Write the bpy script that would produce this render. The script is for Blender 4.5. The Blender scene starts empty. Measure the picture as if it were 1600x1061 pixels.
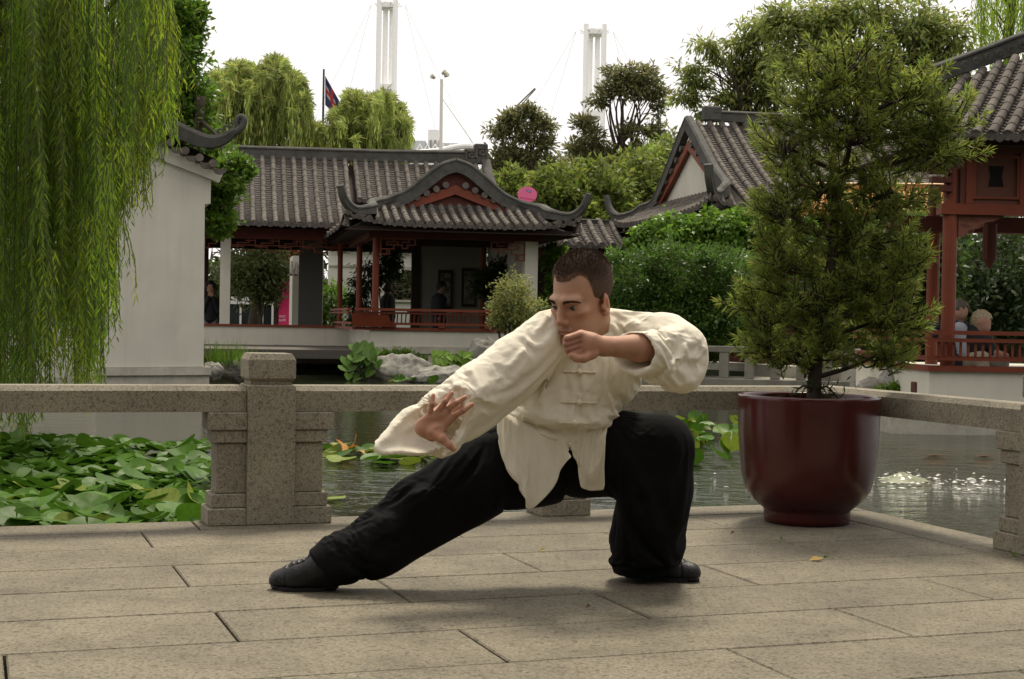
import bpy, math, random
import numpy as np
from mathutils import Vector, Matrix
random.seed(7); RNG = np.random.default_rng(7)
scene = bpy.context.scene
COL = scene.collection

# ------------------------------------------------------------------ camera, world, sun, exposure
F_PX, PITCH, ROLL, YAW, CAM_H = 2355.6, .0125, .0175, .3445, .8158
_cp, _sp, _cr, _sr = math.cos(PITCH), math.sin(PITCH), math.cos(ROLL), math.sin(ROLL)
FWD = np.array([0, _cp, -_sp]); _u0 = np.array([0, _sp, _cp]); _r0 = np.array([1., 0, 0])
RIGHT = _cr*_r0 + _sr*_u0; UP = -_sr*_r0 + _cr*_u0; CAMP = np.array([0, 0, CAM_H])
cam_data = bpy.data.cameras.new('camera'); cam_data.sensor_width = 36; cam_data.lens = F_PX/1600*36
cam_data.clip_start = .05; cam_data.clip_end = 3000
cam = bpy.data.objects.new('camera', cam_data); COL.objects.link(cam); scene.camera = cam
cam.matrix_world = Matrix(((RIGHT[0], UP[0], -FWD[0], CAMP[0]), (RIGHT[1], UP[1], -FWD[1], CAMP[1]),
                           (RIGHT[2], UP[2], -FWD[2], CAMP[2]), (0, 0, 0, 1)))
SUN_EL, SUN_AZ = 63, 12           # degrees; azimuth measured from +Y (behind the man) towards +X
world = bpy.data.worlds.new('World'); scene.world = world; world.use_nodes = True
wn, wl = world.node_tree.nodes, world.node_tree.links; wn.clear()
w_out = wn.new('ShaderNodeOutputWorld'); w_bg = wn.new('ShaderNodeBackground')
w_sky = wn.new('ShaderNodeTexSky'); w_sky.sky_type = 'NISHITA'; w_sky.sun_disc = False
w_sky.sun_elevation = math.radians(SUN_EL); w_sky.sun_rotation = math.radians(SUN_AZ)
w_tc = wn.new('ShaderNodeTexCoord'); w_no = wn.new('ShaderNodeTexNoise'); w_no.inputs['Scale'].default_value = 2.2
w_no.inputs['Detail'].default_value = 6
w_cr = wn.new('ShaderNodeValToRGB')          # thin cloud sheet over the sky
w_cr.color_ramp.elements[0].position = .30; w_cr.color_ramp.elements[0].color = (10.6, 10.2, 10.0, 1)
w_cr.color_ramp.elements[1].position = .52; w_cr.color_ramp.elements[1].color = (11.9, 11.2, 10.7, 1)
w_mx = wn.new('ShaderNodeMix'); w_mx.data_type = 'RGBA'; w_mx.inputs['Factor'].default_value = .93
wl.new(w_tc.outputs['Generated'], w_no.inputs['Vector']); wl.new(w_no.outputs['Fac'], w_cr.inputs['Fac'])
wl.new(w_sky.outputs['Color'], w_mx.inputs['A']); wl.new(w_cr.outputs['Color'], w_mx.inputs['B'])
wl.new(w_mx.outputs['Result'], w_bg.inputs['Color']); w_bg.inputs['Strength'].default_value = .105
wl.new(w_bg.outputs['Background'], w_out.inputs['Surface'])
sun_d = bpy.data.lights.new('sun', 'SUN'); sun_d.energy = 4.0; sun_d.angle = math.radians(12); sun_d.color = (1, .91, .74)
sun = bpy.data.objects.new('sun', sun_d); COL.objects.link(sun)
_e, _a = math.radians(SUN_EL), math.radians(SUN_AZ)
_sd = Vector((math.sin(_a)*math.cos(_e), math.cos(_a)*math.cos(_e), math.sin(_e)))
sun.rotation_euler = _sd.to_track_quat('Z', 'Y').to_euler()
scene.view_settings.view_transform = 'Standard'; scene.view_settings.look = 'None'
scene.view_settings.gamma = 1; scene.view_settings.exposure = 0
scene.cycles.max_bounces = 8; scene.cycles.transparent_max_bounces = 8
scene.cycles.caustics_reflective = False; scene.cycles.caustics_refractive = False

# ------------------------------------------------------------------ places: pixels of the survey photo to points
def ray(x, y): return RIGHT*((x-800)/F_PX) + UP*((530.5-y)/F_PX) + FWD
def P(x, y, d): return CAMP + ray(x, y)*d
def Z(x, y, z): r = ray(x, y); return CAMP + r*((z-CAMP[2])/r[2])
UD = np.array([math.cos(YAW), math.sin(YAW), 0]); VD = np.array([-math.sin(YAW), math.cos(YAW), 0])
def T(u, v, z=0.): return UD*u + VD*v + np.array([0, 0, z])
class Frame:
    def __init__(s, o, yaw): s.o = np.array(o, float); s.a = np.array([math.cos(yaw), math.sin(yaw), 0]); s.b = np.array([-math.sin(yaw), math.cos(yaw), 0]); s.z = np.array([0, 0, 1.])
    def __call__(s, a, b, z): return np.array([s.o[0], s.o[1], 0]) + s.a*a + s.b*b + s.z*z
    def on_b(s, x, y, b):       # a, z where the sight line meets the plane b
        r = ray(x, y); t = (b - (CAMP-s.o)@s.b)/(r@s.b); p = CAMP + r*t
        return (p-s.o)@s.a, p[2]
    def on_a(s, x, y, a):
        r = ray(x, y); t = (a - (CAMP-s.o)@s.a)/(r@s.a); p = CAMP + r*t
        return (p-s.o)@s.b, p[2]

# ------------------------------------------------------------------ materials
MATS = {}
def mat(name, col, rough=.8, var=0., scale=8., bump=0., bscale=60., spec=.3, tint=False, trans=0., randv=0., coord='Object', col2=None, sss=0., coat=0., stain=0.):
    if name in MATS: return MATS[name]
    m = bpy.data.materials.new(name); m.use_nodes = True; MATS[name] = m
    n, l = m.node_tree.nodes, m.node_tree.links; b = n['Principled BSDF']; out = n['Material Output']
    b.inputs['Roughness'].default_value = rough; b.inputs['Specular IOR Level'].default_value = spec
    if coat: b.inputs['Coat Weight'].default_value = coat; b.inputs['Coat Roughness'].default_value = .12
    rgb = n.new('ShaderNodeRGB'); rgb.outputs[0].default_value = (*col, 1); cur = rgb.outputs[0]
    tc = n.new('ShaderNodeTexCoord'); geo = n.new('ShaderNodeNewGeometry')
    vec = geo.outputs['Position'] if coord == 'World' else tc.outputs['Object']
    def mixc(a, bb, fac, mode='MIX'):
        x = n.new('ShaderNodeMix'); x.data_type = 'RGBA'; x.blend_type = mode
        for s_, v_ in (('Factor', fac), ('A', a), ('B', bb)):
            if hasattr(v_, 'is_linked'): l.new(v_, x.inputs[s_])
            elif s_ == 'Factor': x.inputs[s_].default_value = v_
            else: x.inputs[s_].default_value = (*v_, 1)
        return x.outputs['Result']
    def noise(s_, d_=5, r_=.6):
        t = n.new('ShaderNodeTexNoise'); t.inputs['Scale'].default_value = s_; t.inputs['Detail'].default_value = d_
        t.inputs['Roughness'].default_value = r_; l.new(vec, t.inputs['Vector']); return t.outputs['Fac']
    def ramp(v_, a, bb):
        t = n.new('ShaderNodeMapRange'); l.new(v_, t.inputs['Value']); t.inputs['From Min'].default_value = a; t.inputs['From Max'].default_value = bb
        return t.outputs['Result']
    if var or col2:
        c2 = col2 if col2 else tuple(c*(1-var) for c in col)
        cur = mixc(cur, c2, ramp(noise(scale), .35, .68))
    if stain:
        cur = mixc(cur, tuple(c*.35 for c in col), ramp(noise(scale*.35, 8, .7), .52, .52+stain))
    if tint:        # each leaf or piece has a colour of its own
        a = n.new('ShaderNodeAttribute'); a.attribute_name = 'tint'
        cur = mixc(cur, a.outputs['Color'], 1., 'MULTIPLY')
    if randv:
        oi = n.new('ShaderNodeObjectInfo'); hs = n.new('ShaderNodeHueSaturation'); l.new(cur, hs.inputs['Color'])
        mr = n.new('ShaderNodeMapRange'); l.new(oi.outputs['Random'], mr.inputs['Value']); mr.inputs['To Min'].default_value = 1-randv; mr.inputs['To Max'].default_value = 1+randv
        l.new(mr.outputs['Result'], hs.inputs['Value']); cur = hs.outputs['Color']
    l.new(cur, b.inputs['Base Color'])
    if sss:
        b.inputs['Subsurface Weight'].default_value = sss; b.inputs['Subsurface Radius'].default_value = (.012, .005, .003); b.inputs['Subsurface Scale'].default_value = 1.
    if bump:
        bp = n.new('ShaderNodeBump'); bp.inputs['Strength'].default_value = bump; bp.inputs['Distance'].default_value = .01
        l.new(noise(bscale, 3), bp.inputs['Height']); l.new(bp.outputs['Normal'], b.inputs['Normal'])
    if trans:
        tr = n.new('ShaderNodeBsdfTranslucent'); mx = n.new('ShaderNodeMixShader'); mx.inputs[0].default_value = trans
        hs = n.new('ShaderNodeHueSaturation'); hs.inputs['Value'].default_value = 1.25; l.new(cur, hs.inputs['Color']); l.new(hs.outputs['Color'], tr.inputs['Color'])
        l.new(b.outputs[0], mx.inputs[1]); l.new(tr.outputs[0], mx.inputs[2]); l.new(mx.outputs[0], out.inputs['Surface'])
    return m

def granite(name, base, speck=.75, randv=.0, fine=1., grime=.25):
    if name in MATS: return MATS[name]
    m = bpy.data.materials.new(name); m.use_nodes = True; MATS[name] = m
    n, l = m.node_tree.nodes, m.node_tree.links; b = n['Principled BSDF']
    b.inputs['Roughness'].default_value = .78; b.inputs['Specular IOR Level'].default_value = .25
    g = n.new('ShaderNodeNewGeometry')
    def N(s_, d_=2, r_=.5):
        t = n.new('ShaderNodeTexNoise'); t.inputs['Scale'].default_value = s_; t.inputs['Detail'].default_value = d_; t.inputs['Roughness'].default_value = r_
        l.new(g.outputs['Position'], t.inputs['Vector']); return t.outputs['Fac']
    def R(v, pts):
        t = n.new('ShaderNodeValToRGB'); e = t.color_ramp.elements; l.new(v, t.inputs['Fac'])
        for i, (p_, c_) in enumerate(pts):
            x = e[i] if i < 2 else e.new(p_)
            x.position = p_; x.color = (*c_, 1)
        return t.outputs['Color']
    def M(a, c, f, mode='MULTIPLY'):
        x = n.new('ShaderNodeMix'); x.data_type = 'RGBA'; x.blend_type = mode; x.inputs['Factor'].default_value = f
        l.new(a, x.inputs['A']); l.new(c, x.inputs['B']); return x.outputs['Result']
    c0 = R(N(170*fine, 2, .7), [(.34, tuple(v*.42 for v in base)), (.44, tuple(v*.86 for v in base)), (.60, base), (.72, tuple(min(1, v*1.35) for v in base))])
    c1 = M(c0, R(N(70*fine, 2, .6), [(.36, (.42, .42, .43)), (.45, (1, 1, 1))]), speck)
    c2 = M(c1, R(N(3.3, 6, .65), [(.3, (.70, .68, .66)), (.62, (1.08, 1.06, 1.02))]), min(1, grime*2.4))
    cur = M(c2, R(N(11, 7, .75), [(.30, (.60, .57, .52)), (.50, (1, 1, 1))]), grime)
    if randv:
        oi = n.new('ShaderNodeObjectInfo'); hs = n.new('ShaderNodeHueSaturation'); l.new(cur, hs.inputs['Color'])
        mr = n.new('ShaderNodeMapRange'); l.new(oi.outputs['Random'], mr.inputs['Value']); mr.inputs['To Min'].default_value = 1-randv; mr.inputs['To Max'].default_value = 1+randv
        l.new(mr.outputs['Result'], hs.inputs['Value']); cur = hs.outputs['Color']
    l.new(cur, b.inputs['Base Color'])
    bp = n.new('ShaderNodeBump'); bp.inputs['Strength'].default_value = .35; bp.inputs['Distance'].default_value = .004
    l.new(N(140, 3), bp.inputs['Height']); l.new(bp.outputs['Normal'], b.inputs['Normal'])
    return m

# ------------------------------------------------------------------ mesh helpers
def unit(v): v = np.asarray(v, float); return v/(np.linalg.norm(v)+1e-12)
class MB:
    def __init__(s): s.v = []; s.f = []; s.t = []
    def add(s, vs, fs):
        o = len(s.v); s.v += [tuple(map(float, p)) for p in vs]; s.f += [tuple(i+o for i in f) for f in fs]; return s
    def box(s, o, ax, ay, az, bev=0.):      # corner o and three edge vectors
        o, ax, ay, az = (np.asarray(q, float) for q in (o, ax, ay, az))
        if bev:
            lx, ly, lz = (np.linalg.norm(q) for q in (ax, ay, az)); ux, uy, uz = ax/lx, ay/ly, az/lz; bev = min(bev, lx*.3, ly*.3, lz*.3)
            vs = []
            for k, i in ((0, 1), (bev, 0), (lz-bev, 0), (lz, 1)):
                d = bev if i else 0
                for (p, q) in ((d, d), (lx-d, d), (lx-d, ly-d), (d, ly-d)): vs.append(o+ux*p+uy*q+uz*k)
            fs = [(3, 2, 1, 0), (12, 13, 14, 15)]
            for r in range(3):
                for j in range(4): fs.append((r*4+j, r*4+(j+1) % 4, r*4+4+(j+1) % 4, r*4+4+j))
            return s.add(vs, fs)
        vs = [o, o+ax, o+ax+ay, o+ay, o+az, o+ax+az, o+ax+ay+az, o+ay+az]
        return s.add(vs, [(3, 2, 1, 0), (4, 5, 6, 7), (0, 1, 5, 4), (1, 2, 6, 5), (2, 3, 7, 6), (3, 0, 4, 7)])
    def tube(s, pts, rad, n=8, cap=True):
        pts = [np.asarray(p, float) for p in pts]; k = len(pts)
        rad = [rad]*k if np.isscalar(rad) else list(rad)
        vs, fs = [], []; prev = None
        for i, p in enumerate(pts):
            t = unit(pts[min(i+1, k-1)] - pts[max(i-1, 0)])
            if prev is None: prev = unit(np.cross(t, [0, 0, 1] if abs(t[2]) < .9 else [1, 0, 0]))
            x = unit(prev - t*(prev@t)); prev = x; y = np.cross(t, x)
            for j in range(n): a = 2*math.pi*j/n; vs.append(p + (x*math.cos(a)+y*math.sin(a))*rad[i])
        for i in range(k-1):
            for j in range(n): fs.append((i*n+j, i*n+(j+1) % n, (i+1)*n+(j+1) % n, (i+1)*n+j))
        if cap: fs += [tuple(range(n-1, -1, -1)), tuple(range((k-1)*n, k*n))]
        return s.add(vs, fs)
    def lathe(s, c, prof, n=32, ang=None):   # prof: (r, z)
        c = np.asarray(c, float); vs, fs = [], []; k = len(prof)
        for r, z in prof:
            for j in range(n): a = 2*math.pi*j/n; vs.append(c + np.array([r*math.cos(a), r*math.sin(a), z]))
        for i in range(k-1):
            for j in range(n): fs.append((i*n+j, i*n+(j+1) % n, (i+1)*n+(j+1) % n, (i+1)*n+j))
        return s.add(vs, fs)
    def prism(s, poly, ext):
        n = len(poly); ext = np.asarray(ext, float); poly = [np.asarray(p, float) for p in poly]
        return s.add(poly + [p+ext for p in poly], [tuple(range(n-1, -1, -1)), tuple(range(n, 2*n))] + [(i, (i+1) % n, n+(i+1) % n, n+i) for i in range(n)])
    def sweep(s, pts, sect, up=(0, 0, 1), closed=True, cap=True):   # sect: list of (side, up) offsets or function of i
        pts = [np.asarray(p, float) for p in pts]; k = len(pts); vs, fs = [], []; m_ = 0
        for i, p in enumerate(pts):
            t = unit(pts[min(i+1, k-1)] - pts[max(i-1, 0)]); x = unit(np.cross(t, up)); y = np.cross(x, t)
            sc = sect(i/(k-1)) if callable(sect) else sect; m_ = len(sc)
            for a, b in sc: vs.append(p + x*a + y*b)
        for i in range(k-1):
            for j in range(m_ if closed else m_-1): fs.append((i*m_+j, i*m_+(j+1) % m_, (i+1)*m_+(j+1) % m_, (i+1)*m_+j))
        if cap and closed: fs += [tuple(range(m_-1, -1, -1)), tuple(range((k-1)*m_, k*m_))]
        return s.add(vs, fs)
def link(name, me, m=None, parent=None, smooth=False):
    o = bpy.data.objects.new(name, me); COL.objects.link(o)
    if m is not None and not me.materials: me.materials.append(m)
    if smooth: me.polygons.foreach_set('use_smooth', np.ones(len(me.polygons), bool))
    if parent is not None:
        o.parent = parent; o.matrix_parent_inverse = Matrix.Translation(-parent.location)
    return o
def obj(name, mb, m, parent=None, smooth=False, base=True):
    v = np.array(mb.v); me = bpy.data.meshes.new(name)
    off = np.zeros(3)
    if parent is None and base: off = np.array([(v[:, 0].min()+v[:, 0].max())/2, (v[:, 1].min()+v[:, 1].max())/2, v[:, 2].min()])
    me.from_pydata((v-off).tolist(), [], mb.f); me.update()
    o = link(name, me, m, parent, smooth)
    if parent is None: o.location = off
    return o
def npmesh(name, V, Fq, m, parent=None, smooth=False, tint=None, base=False):
    V = np.asarray(V, np.float32); Fq = np.asarray(Fq, np.int32); k = Fq.shape[1]
    me = bpy.data.meshes.new(name); off = np.zeros(3)
    if parent is None: off = np.array([(V[:, 0].min()+V[:, 0].max())/2, (V[:, 1].min()+V[:, 1].max())/2, V[:, 2].min()])
    me.vertices.add(len(V)); me.vertices.foreach_set('co', (V-off).astype(np.float32).ravel())
    me.loops.add(Fq.size); me.loops.foreach_set('vertex_index', Fq.ravel())
    me.polygons.add(len(Fq)); me.polygons.foreach_set('loop_start', np.arange(0, Fq.size, k, dtype=np.int32))
    me.update(calc_edges=True)
    if tint is not None:
        a = me.attributes.new('tint', 'FLOAT_COLOR', 'POINT'); c = np.ones((len(V), 4), np.float32); c[:, :3] = tint; a.data.foreach_set('color', c.ravel())
    o = link(name, me, m, parent, smooth)
    if parent is None: o.location = off
    return o
def tag(o, label=None, cat=None, group=None, kind=None):
    for k_, v_ in (('label', label), ('category', cat), ('group', group), ('kind', kind)):
        if v_: o[k_] = v_
    return o
def thing(name, label, cat, loc, group=None):
    o = bpy.data.objects.new(name, None); COL.objects.link(o); o.location = Vector([float(q) for q in loc]); o.empty_display_size = .1
    return tag(o, label, cat, group)
def struct(name, mb, m): return tag(obj(name, mb, m), kind='structure')
def vnoise(p, f=1., seed=0):       # cheap smooth noise from sines
    p = np.asarray(p)*f; r = np.random.default_rng(seed); o = np.zeros(p.shape[:-1])
    for _ in range(6): k = r.normal(size=3)*1.6; o = o + np.sin(p@k + r.uniform(0, 6.28))
    return o/6

def catmull(pts, n=6):
    pts = [np.asarray(p, float) for p in pts]; q = [2*pts[0]-pts[1]] + pts + [2*pts[-1]-pts[-2]]; out = []
    for i in range(1, len(q)-2):
        for k in range(n):
            t = k/n; a, b, c, d = q[i-1], q[i], q[i+1], q[i+2]
            out.append(.5*((2*b)+(c-a)*t+(2*a-5*b+4*c-d)*t*t+(3*b-a-3*c+d)*t**3))
    return out+[pts[-1]]
def rdir(n): v = RNG.normal(size=(n, 3)); return v/np.linalg.norm(v, axis=1, keepdims=True)
def nrm(v): return v/(np.linalg.norm(v, axis=1, keepdims=True)+1e-9)
def leaves(name, C_, D_, N_, L_, W_, m, par=None, tint=None, belly=.45):
    n = len(C_); L_ = np.broadcast_to(L_, n)[:, None]; W_ = np.broadcast_to(W_, n)[:, None]
    D_ = nrm(D_); S_ = nrm(np.cross(D_, N_)); Nn = np.cross(S_, D_)
    V = np.empty((n, 4, 3)); V[:, 0] = C_; V[:, 1] = C_+D_*L_*belly+S_*W_*.5+Nn*W_*.12; V[:, 2] = C_+D_*L_-Nn*L_*.06; V[:, 3] = C_+D_*L_*belly-S_*W_*.5+Nn*W_*.12
    Fq = np.arange(n*4).reshape(n, 4)
    return npmesh(name, V.reshape(-1, 3), Fq, m, par, False, None if tint is None else np.repeat(tint, 4, axis=0))
def tints(n, v=.28, h=.18, clump=None):
    b = 1+RNG.normal(size=n)*v*.5; 
    if clump is not None: b = b*clump
    hue = RNG.normal(size=n)*h*.5
    return np.clip(np.stack([b*(1+hue), b, b*(1-abs(hue)*.6)], 1), .15, 2.2)

M_GRAN = granite('granite_paving', (.188, .168, .124), .62, .10, .62, .5)
M_POST = granite('granite_post', (.285, .258, .198), .6, .03, 1.0, .32)
M_STONE = mat('weathered_stone', (.50, .475, .40), .9, scale=5, col2=(.36, .34, .28), bump=.4, bscale=30, stain=.35, coord='World')
M_WALL = mat('white_render', (.60, .58, .495), .9, var=.10, scale=1.6, coord='World', bump=.05, bscale=40)
def streaks(m_, amt=.11):
    n, l = m_.node_tree.nodes, m_.node_tree.links; b = n['Principled BSDF']; src = b.inputs['Base Color'].links[0].from_socket; g = n.new('ShaderNodeNewGeometry'); cur = src
    for sc, fa, lo, hi in (((7, 7, .55), amt, .50, .72), ((2.2, 2.2, 1.6), amt*.8, .48, .75), ((26, 26, 26), amt*.5, .60, .72)):
        mp = n.new('ShaderNodeMapping'); mp.inputs['Scale'].default_value = sc; l.new(g.outputs['Position'], mp.inputs['Vector']); t = n.new('ShaderNodeTexNoise'); t.inputs['Scale'].default_value = 1.; t.inputs['Detail'].default_value = 6; l.new(mp.outputs[0], t.inputs['Vector'])
        r = n.new('ShaderNodeMapRange'); l.new(t.outputs['Fac'], r.inputs['Value']); r.inputs['From Min'].default_value = lo; r.inputs['From Max'].default_value = hi; r.inputs['To Max'].default_value = fa
        x = n.new('ShaderNodeMix'); x.data_type = 'RGBA'; l.new(r.outputs['Result'], x.inputs['Factor']); l.new(cur, x.inputs['A']); x.inputs['B'].default_value = (.20, .19, .15, 1); cur = x.outputs['Result']
    l.new(cur, b.inputs['Base Color'])
streaks(M_WALL)
M_TILE = mat('grey_roof_tile', (.072, .062, .052), .85, scale=7, col2=(.140, .123, .104), bump=.5, bscale=40, coord='World', randv=.16)
M_PAN = mat('dark_roof_tile', (.060, .052, .046), .9, scale=9, col2=(.095, .083, .074), bump=.4, coord='World', randv=.18)
M_RIDGE = mat('grey_ridge_mortar', (.052, .051, .044), .85, scale=6, col2=(.088, .086, .076), bump=.5, bscale=35, coord='World')
M_RED = mat('red_lacquer', (.19, .042, .018), .55, var=.25, scale=3, coord='World')
M_RED2 = mat('dark_red_timber', (.10, .026, .017), .7, var=.3, scale=3, coord='World')
M_BROWN = mat('dark_timber', (.03, .018, .013), .8)
M_WHITE = mat('white_steel', (.86, .86, .84), .5)
M_BARK = mat('bark', (.055, .042, .03), .95, var=.5, scale=14, bump=.8, bscale=40)

# ------------------------------------------------------------------ ground, pond, terrace
WL = -.24
g = MB(); g.add([(-1500, -60, -.9), (1500, -60, -.9), (1500, 2500, -.9), (-1500, 2500, -.9)], [(0, 1, 2, 3)])
struct('ground', g, mat('pond_bed_mud', (.05, .05, .03), .9, var=.4, scale=.3))
def water_mat():
    m = bpy.data.materials.new('pond_water'); m.use_nodes = True; n, l = m.node_tree.nodes, m.node_tree.links; b = n['Principled BSDF']
    b.inputs['Base Color'].default_value = (.022, .026, .013, 1); b.inputs['Roughness'].default_value = .04; b.inputs['IOR'].default_value = 1.33
    b.inputs['Specular IOR Level'].default_value = .26
    g_ = n.new('ShaderNodeNewGeometry'); d = n.new('ShaderNodeVectorMath'); d.operation = 'DISTANCE'; l.new(g_.outputs['Position'], d.inputs[0])
    fp = Z(1410, 752, WL); d.inputs[1].default_value = tuple(fp)
    mr = n.new('ShaderNodeMapRange'); l.new(d.outputs['Value'], mr.inputs['Value'])     # the bubbling jet stirs the water round it
    mr.inputs['From Min'].default_value = .4; mr.inputs['From Max'].default_value = 4.2; mr.inputs['To Min'].default_value = .55; mr.inputs['To Max'].default_value = .06
    def N(s_, d_): t = n.new('ShaderNodeTexNoise'); t.inputs['Scale'].default_value = s_; t.inputs['Detail'].default_value = d_; l.new(mp.outputs[0], t.inputs['Vector']); return t.outputs['Fac']
    mp = n.new('ShaderNodeMapping'); mp.inputs['Scale'].default_value = (1, 1.6, 1); l.new(g_.outputs['Position'], mp.inputs['Vector'])
    ad = n.new('ShaderNodeMath'); ad.operation = 'ADD'; l.new(N(3.2, 2), ad.inputs[0])
    m2 = n.new('ShaderNodeMath'); m2.operation = 'MULTIPLY'; l.new(N(16, 3), m2.inputs[0]); m2.inputs[1].default_value = .35; l.new(m2.outputs[0], ad.inputs[1])
    bp = n.new('ShaderNodeBump'); bp.inputs['Distance'].default_value = .12; l.new(mr.outputs['Result'], bp.inputs['Strength']); l.new(ad.outputs[0], bp.inputs['Height'])
    l.new(bp.outputs['Normal'], b.inputs['Normal']); return m
g = MB(); g.add([(-40, 2, WL), (40, 2, WL), (40, 45, WL), (-40, 45, WL)], [(0, 1, 2, 3)]); struct('pond_water', g, water_mat())
# terrace bed and its slabs
R1, COPE_V, STRIP_U, COPE_U, ROW, LEN = 5.774, 6.047, 3.497, 3.765, .4, 1.1366
g = MB(); g.prism([T(-9, -8, -.8), T(COPE_U-.02, -8, -.8), T(COPE_U-.02, COPE_V-.02, -.8), T(-9, COPE_V-.02, -.8)], (0, 0, .775))
terrace = struct('terrace', g, mat('joint_mortar', (.035, .03, .022), .95))
def slab(u0, u1, v0, v1, z=0., th=.05):
    j, b = random.uniform(.0022, .0042), .004; z += random.uniform(-.0012, .0012)
    u0 += j; u1 -= j; v0 += j; v1 -= j; m_ = MB()
    q = lambda d, zz: [T(u0+d, v0+d, zz), T(u1-d, v0+d, zz), T(u1-d, v1-d, zz), T(u0+d, v1-d, zz)]
    m_.add(q(0, z-th)+q(0, z-b)+q(b, z), [(8, 9, 10, 11)] + [(r*4+i, r*4+(i+1) % 4, r*4+4+(i+1) % 4, r*4+4+i) for r in (0, 1) for i in range(4)])
    obj('paving_slab', m_, M_GRAN, terrace)
OFFS = [.610, 1.184, .627, 1.2025, .643, 1.22, .66, 1.23, .67, 1.24]
for k in range(10):
    v1, v0 = R1-k*ROW, R1-(k+1)*ROW; u = OFFS[k]-3*LEN
    while u < STRIP_U-.02:
        e = min(u+LEN, STRIP_U)
        if STRIP_U-e < .12: e = STRIP_U
        slab(u, e, v0, v1); u = e
u = .833-3*1.5
while u < COPE_U: slab(u, min(u+1.5, COPE_U), R1, COPE_V, 0, .14); u += 1.5
v = R1
for L_ in (1.03, 1.2, 1.2, 1.2): slab(STRIP_U, COPE_U, v-L_, v, 0, .14); v -= L_

# ------------------------------------------------------------------ granite balustrade
VF = 5.858; PD = .186
def pedestal_parts(par, org, ax, ay, w0, mirror=False):
    """stepped pier reaching w0 out along ax from org; ay is the depth direction"""
    for nm, z0, z1, w, dd in (('pedestal_base', 0, .068, w0, 0), ('pedestal_plinth', .0685, .123, w0*.9, .012), ('pier', .1235, .3205, w0*.77, .024),
                              ('lower_bracket', .321, .3705, w0*.885, .012), ('upper_bracket', .371, .4405, w0*1.02, .004)):
        m_ = MB(); m_.box(org+ay*dd+np.array([0, 0, z0]), ax*w, ay*(PD-2*dd), np.array([0, 0, z1-z0]), .004); obj(nm, m_, M_POST, par)
def post(org, ax, ay, label, sides):
    o = thing('balustrade_post', label, 'stone post', org+ax*PD/2+ay*PD/2, 'granite posts of the balustrade')
    m_ = MB(); m_.box(org-ay*.006, ax*PD, ay*(PD+.012), np.array([0, 0, .548]), .005); obj('shaft', m_, M_POST, o)
    m_ = MB(); z = .5485
    c = org+ax*PD/2+ay*PD/2
    rings = [(.080, z), (.080, z+.012), (.093, z+.026), (.093, z+.098), (.080, z+.122), (.0, z+.1225)]
    vs = []; fs = []
    for r, zz in rings:
        for sx, sy in ((-1, -1), (1, -1), (1, 1), (-1, 1)): vs.append(c+ax*r*sx+ay*r*sy+np.array([0, 0, zz]))
    for r in range(5): fs += [(r*4+i, r*4+(i+1) % 4, r*4+4+(i+1) % 4, r*4+4+i) for i in range(4)]
    m_.add(vs, fs); obj('cap', m_, M_POST, o)
    for s_ in sides:
        if s_ > 0: pedestal_parts(o, org+ax*(PD+.001), ax, ay, .15)
        else: pedestal_parts(o, org-ax*.001, -ax, ay, .148)
    return o
post(T(1.017, VF), UD, VD, 'granite post with chamfered cap and stepped piers behind the extended foot', (1, -1))
post(T(3.585, 4.51), -VD, UD, 'granite post beside the fountain end of the terrace, half out of view', (-1, 1))
ped = thing('balustrade_pedestal', 'low stepped granite pier under the rail behind the man', 'stone pier', T(2.358, VF+PD/2), 'granite piers of the balustrade')
pedestal_parts(ped, T(2.3575, VF), UD, VD, .109); pedestal_parts(ped, T(2.3585-.0015, VF), -UD, VD, .109)
ped = thing('balustrade_pedestal', 'stepped granite corner pier hidden behind the red pot', 'stone pier', T(3.66, VF+PD/2), 'granite piers of the balustrade')
pedestal_parts(ped, T(3.65, VF), UD, VD, .095); pedestal_parts(ped, T(3.6485, VF), -UD, VD, .095)
def rail(p0, p1, label):
    z0, z1, w, c = .442, .5435, .075, .020
    m_ = MB(); m_.sweep([p0, p1], [(-w, z0), (w, z0), (w, z1-c), (w-c, z1), (-w+c, z1), (-w, z1-c)])
    tag(obj('balustrade_rail', m_, M_POST), label, 'stone rail', 'granite rails of the balustrade')
vm = VF+PD/2+.005
rail(T(-1.4, vm), T(1.015, vm), 'granite rail running above the lily pads to the capped post')
rail(T(1.205, vm), T(3.600, vm), 'long granite rail passing behind the man to the red pot')
rail(T(3.676, 4.512), T(3.676, vm+.074), 'granite rail running from the red pot past the fountain')

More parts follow.
